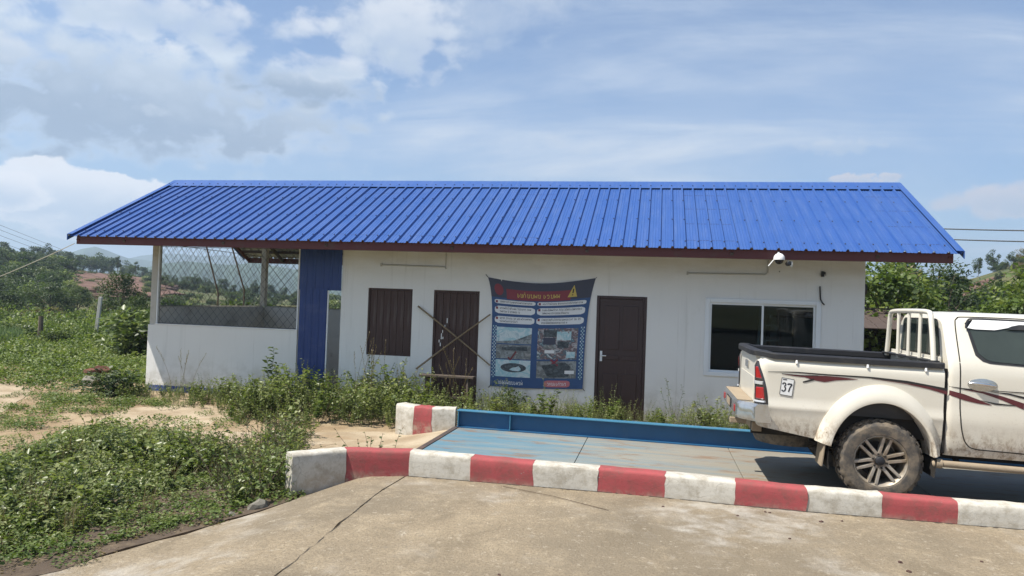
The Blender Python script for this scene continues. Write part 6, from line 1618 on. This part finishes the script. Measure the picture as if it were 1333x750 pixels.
for k, (u, v) in enumerate(((1172, 733), (1183, 745), (1069, 680), (1028, 702), (996, 667), (1002, 668), (1096, 679), (1278, 732), (650, 749), (863, 660), (1204, 669), (960, 672))):
    rock('small dark dry seed pod lying on the concrete apron', u, v, .014 if k > 2 else .02, 'seed_dark', 20+k, 'seed_pod', .15, 'seed pods on the apron')['category'] = 'seed'
# stick on the apron and twig by the kerb
mb = MB(); a = on_z(655, 634, .152); b_ = on_z(792, 665, .152); mb.tube([(a[0], a[1], .160), ((a[0]+b_[0])/2, (a[1]+b_[1])/2+.03, .165), (b_[0], b_[1], .158)], .003, 5); tag(obj('stick', mb, 'stem_brown', None, True), 'thin dark stick lying on the apron below the kerb', 'stick')
# leaning poles behind the mesh
for (u0, v0, u1, v1, di, lb) in ((268, 318, 284, 382, 21, 'dark thin pole leaning behind the mesh, left of the pair'), (302, 322, 318, 378, 21, 'dark thin pole leaning behind the mesh, right of the pair')):
    A_ = CAM+ray(u0, v0)*di; x, y = (CAM+ray(u1, v1)*di)[:2]; mb = MB(); mb.tube([(x, y, H(x, y)-.1), tuple(CAM+ray(u1, v1)*di), tuple(A_)], .022, 6); tag(obj('leaning_pole', mb, 'stem_brown', None, True), lb, 'pole')
# lean-to beside the right end of the building
sh = thing('lean_to', 'old dark lean-to with a brown tiled roof behind the right end of the building', 'shed', (14.75, 7.5, H(14.75, 7.5)-.08))
for x in (0, 2.2):
    for y in (0, 1.8):
        mb = MB(); mb.bar((x, y, 0), (x, y, 1.75+.35*(y > 1)), .09, .09); obj('post', mb, 'stem_brown', sh)
simple('old_tile', (.065, .045, .036), .9, var=.4, scale=6, bump=.5)
for i in range(9):
    for j in range(6):
        mb = MB(); x0 = -.35+i*.33; y0 = -.35+j*.42; mb.bar((x0+.16, y0, 1.72+(y0+.35)*.2+.0), (x0+.16, y0+.45, 1.72+(y0+.35)*.2+.115), .31, .02)
        if i == 0 and j == 0: t0 = None
        obj('tile', mb, 'old_tile', sh)
mb = MB(); mb.box(-.1, 2.3, 1.85, 1.9, .1, 1.9); obj('back_boarding', mb, 'under_dark', sh)
mb = MB(); mb.box(.1, 2.1, .6, 1.5, .1, .7); obj('stacked_timber', mb, 'under_dark', sh, bevel=.02)
# overhead lines
def line(label, pts, r_, mat='cable_black', sag=0.0, group='overhead lines'):
    P = [np.array(p, float) for p in pts]; out = []
    for t in np.linspace(0, 1, 25): q = P[0]*(1-t)+P[1]*t; q[2] -= sag*4*t*(1-t); out.append(tuple(q))
    mb = MB(); mb.tube(out, r_, 5); tag(obj('overhead_wire', mb, mat, None, True), label, 'wire', group)
def pt(px, py, dist): d = ray(px, py); return CAM + d/math.hypot(d[0], d[1])*dist
line('upper overhead wire right of the roof', (pt(1000, 285, 52), pt(1600, 300, 42)), .032, sag=.3)
line('lower overhead wire right of the roof', (pt(1000, 297, 52), pt(1600, 316, 42)), .032, sag=.3)
for k, (v0, v1) in enumerate(((290, 352), (296, 355), (304, 358), (314, 362))):
    line(['highest', 'second', 'third', 'lowest'][k]+' of the four faint wires crossing the sky at the left', (pt(-260, v0-100+k*3, 60), pt(300, v1+60, 190)), .014, sag=.0)
line('pale cable sagging from the roof corner to the left', (pt(97, 317, 14.6), pt(-300, 440, 20)), .007, 'cable_pale', sag=.25)

# ------------------------------------------------------------------ haze
hz = MB(); hz.box(-3300, 3300, -3300, 3300, -60, 150)
o = obj('haze', hz, [], None); o['kind'] = 'stuff'; o['label'] = 'thin bluish haze in the air'
mt = bpy.data.materials.new('haze_air'); mt.use_nodes = True; nt = mt.node_tree; nt.nodes.clear()
vo = nt.nodes.new('ShaderNodeVolumePrincipled'); ou = nt.nodes.new('ShaderNodeOutputMaterial'); nt.links.new(vo.outputs[0], ou.inputs['Volume'])
vo.inputs['Color'].default_value = (.66, .82, 1.0, 1); vo.inputs['Density'].default_value = .0005; vo.inputs['Anisotropy'].default_value = .2
o.data.materials.append(mt)
# scattered low tufts on the red field and its rim
r = np.random.default_rng(77); uu = r.uniform(80, 230, 90); dd = r.uniform(100, 205, 90); P_ = [place(u, q) for u, q in zip(uu, dd)]
x = np.array([p[0] for p in P_]); y = np.array([p[1] for p in P_]); s = r.uniform(.5, 1.5, 90)
scatter('field_tufts', 'sparse low tufts dotted over the bare red field', np.stack([x, y, hgt(x, y)], 1), rots(90, r, .05), np.stack([s*1.3, s*1.3, s*.7], 1), r.choice([0, 5, 5, 2], 90), BUSH)
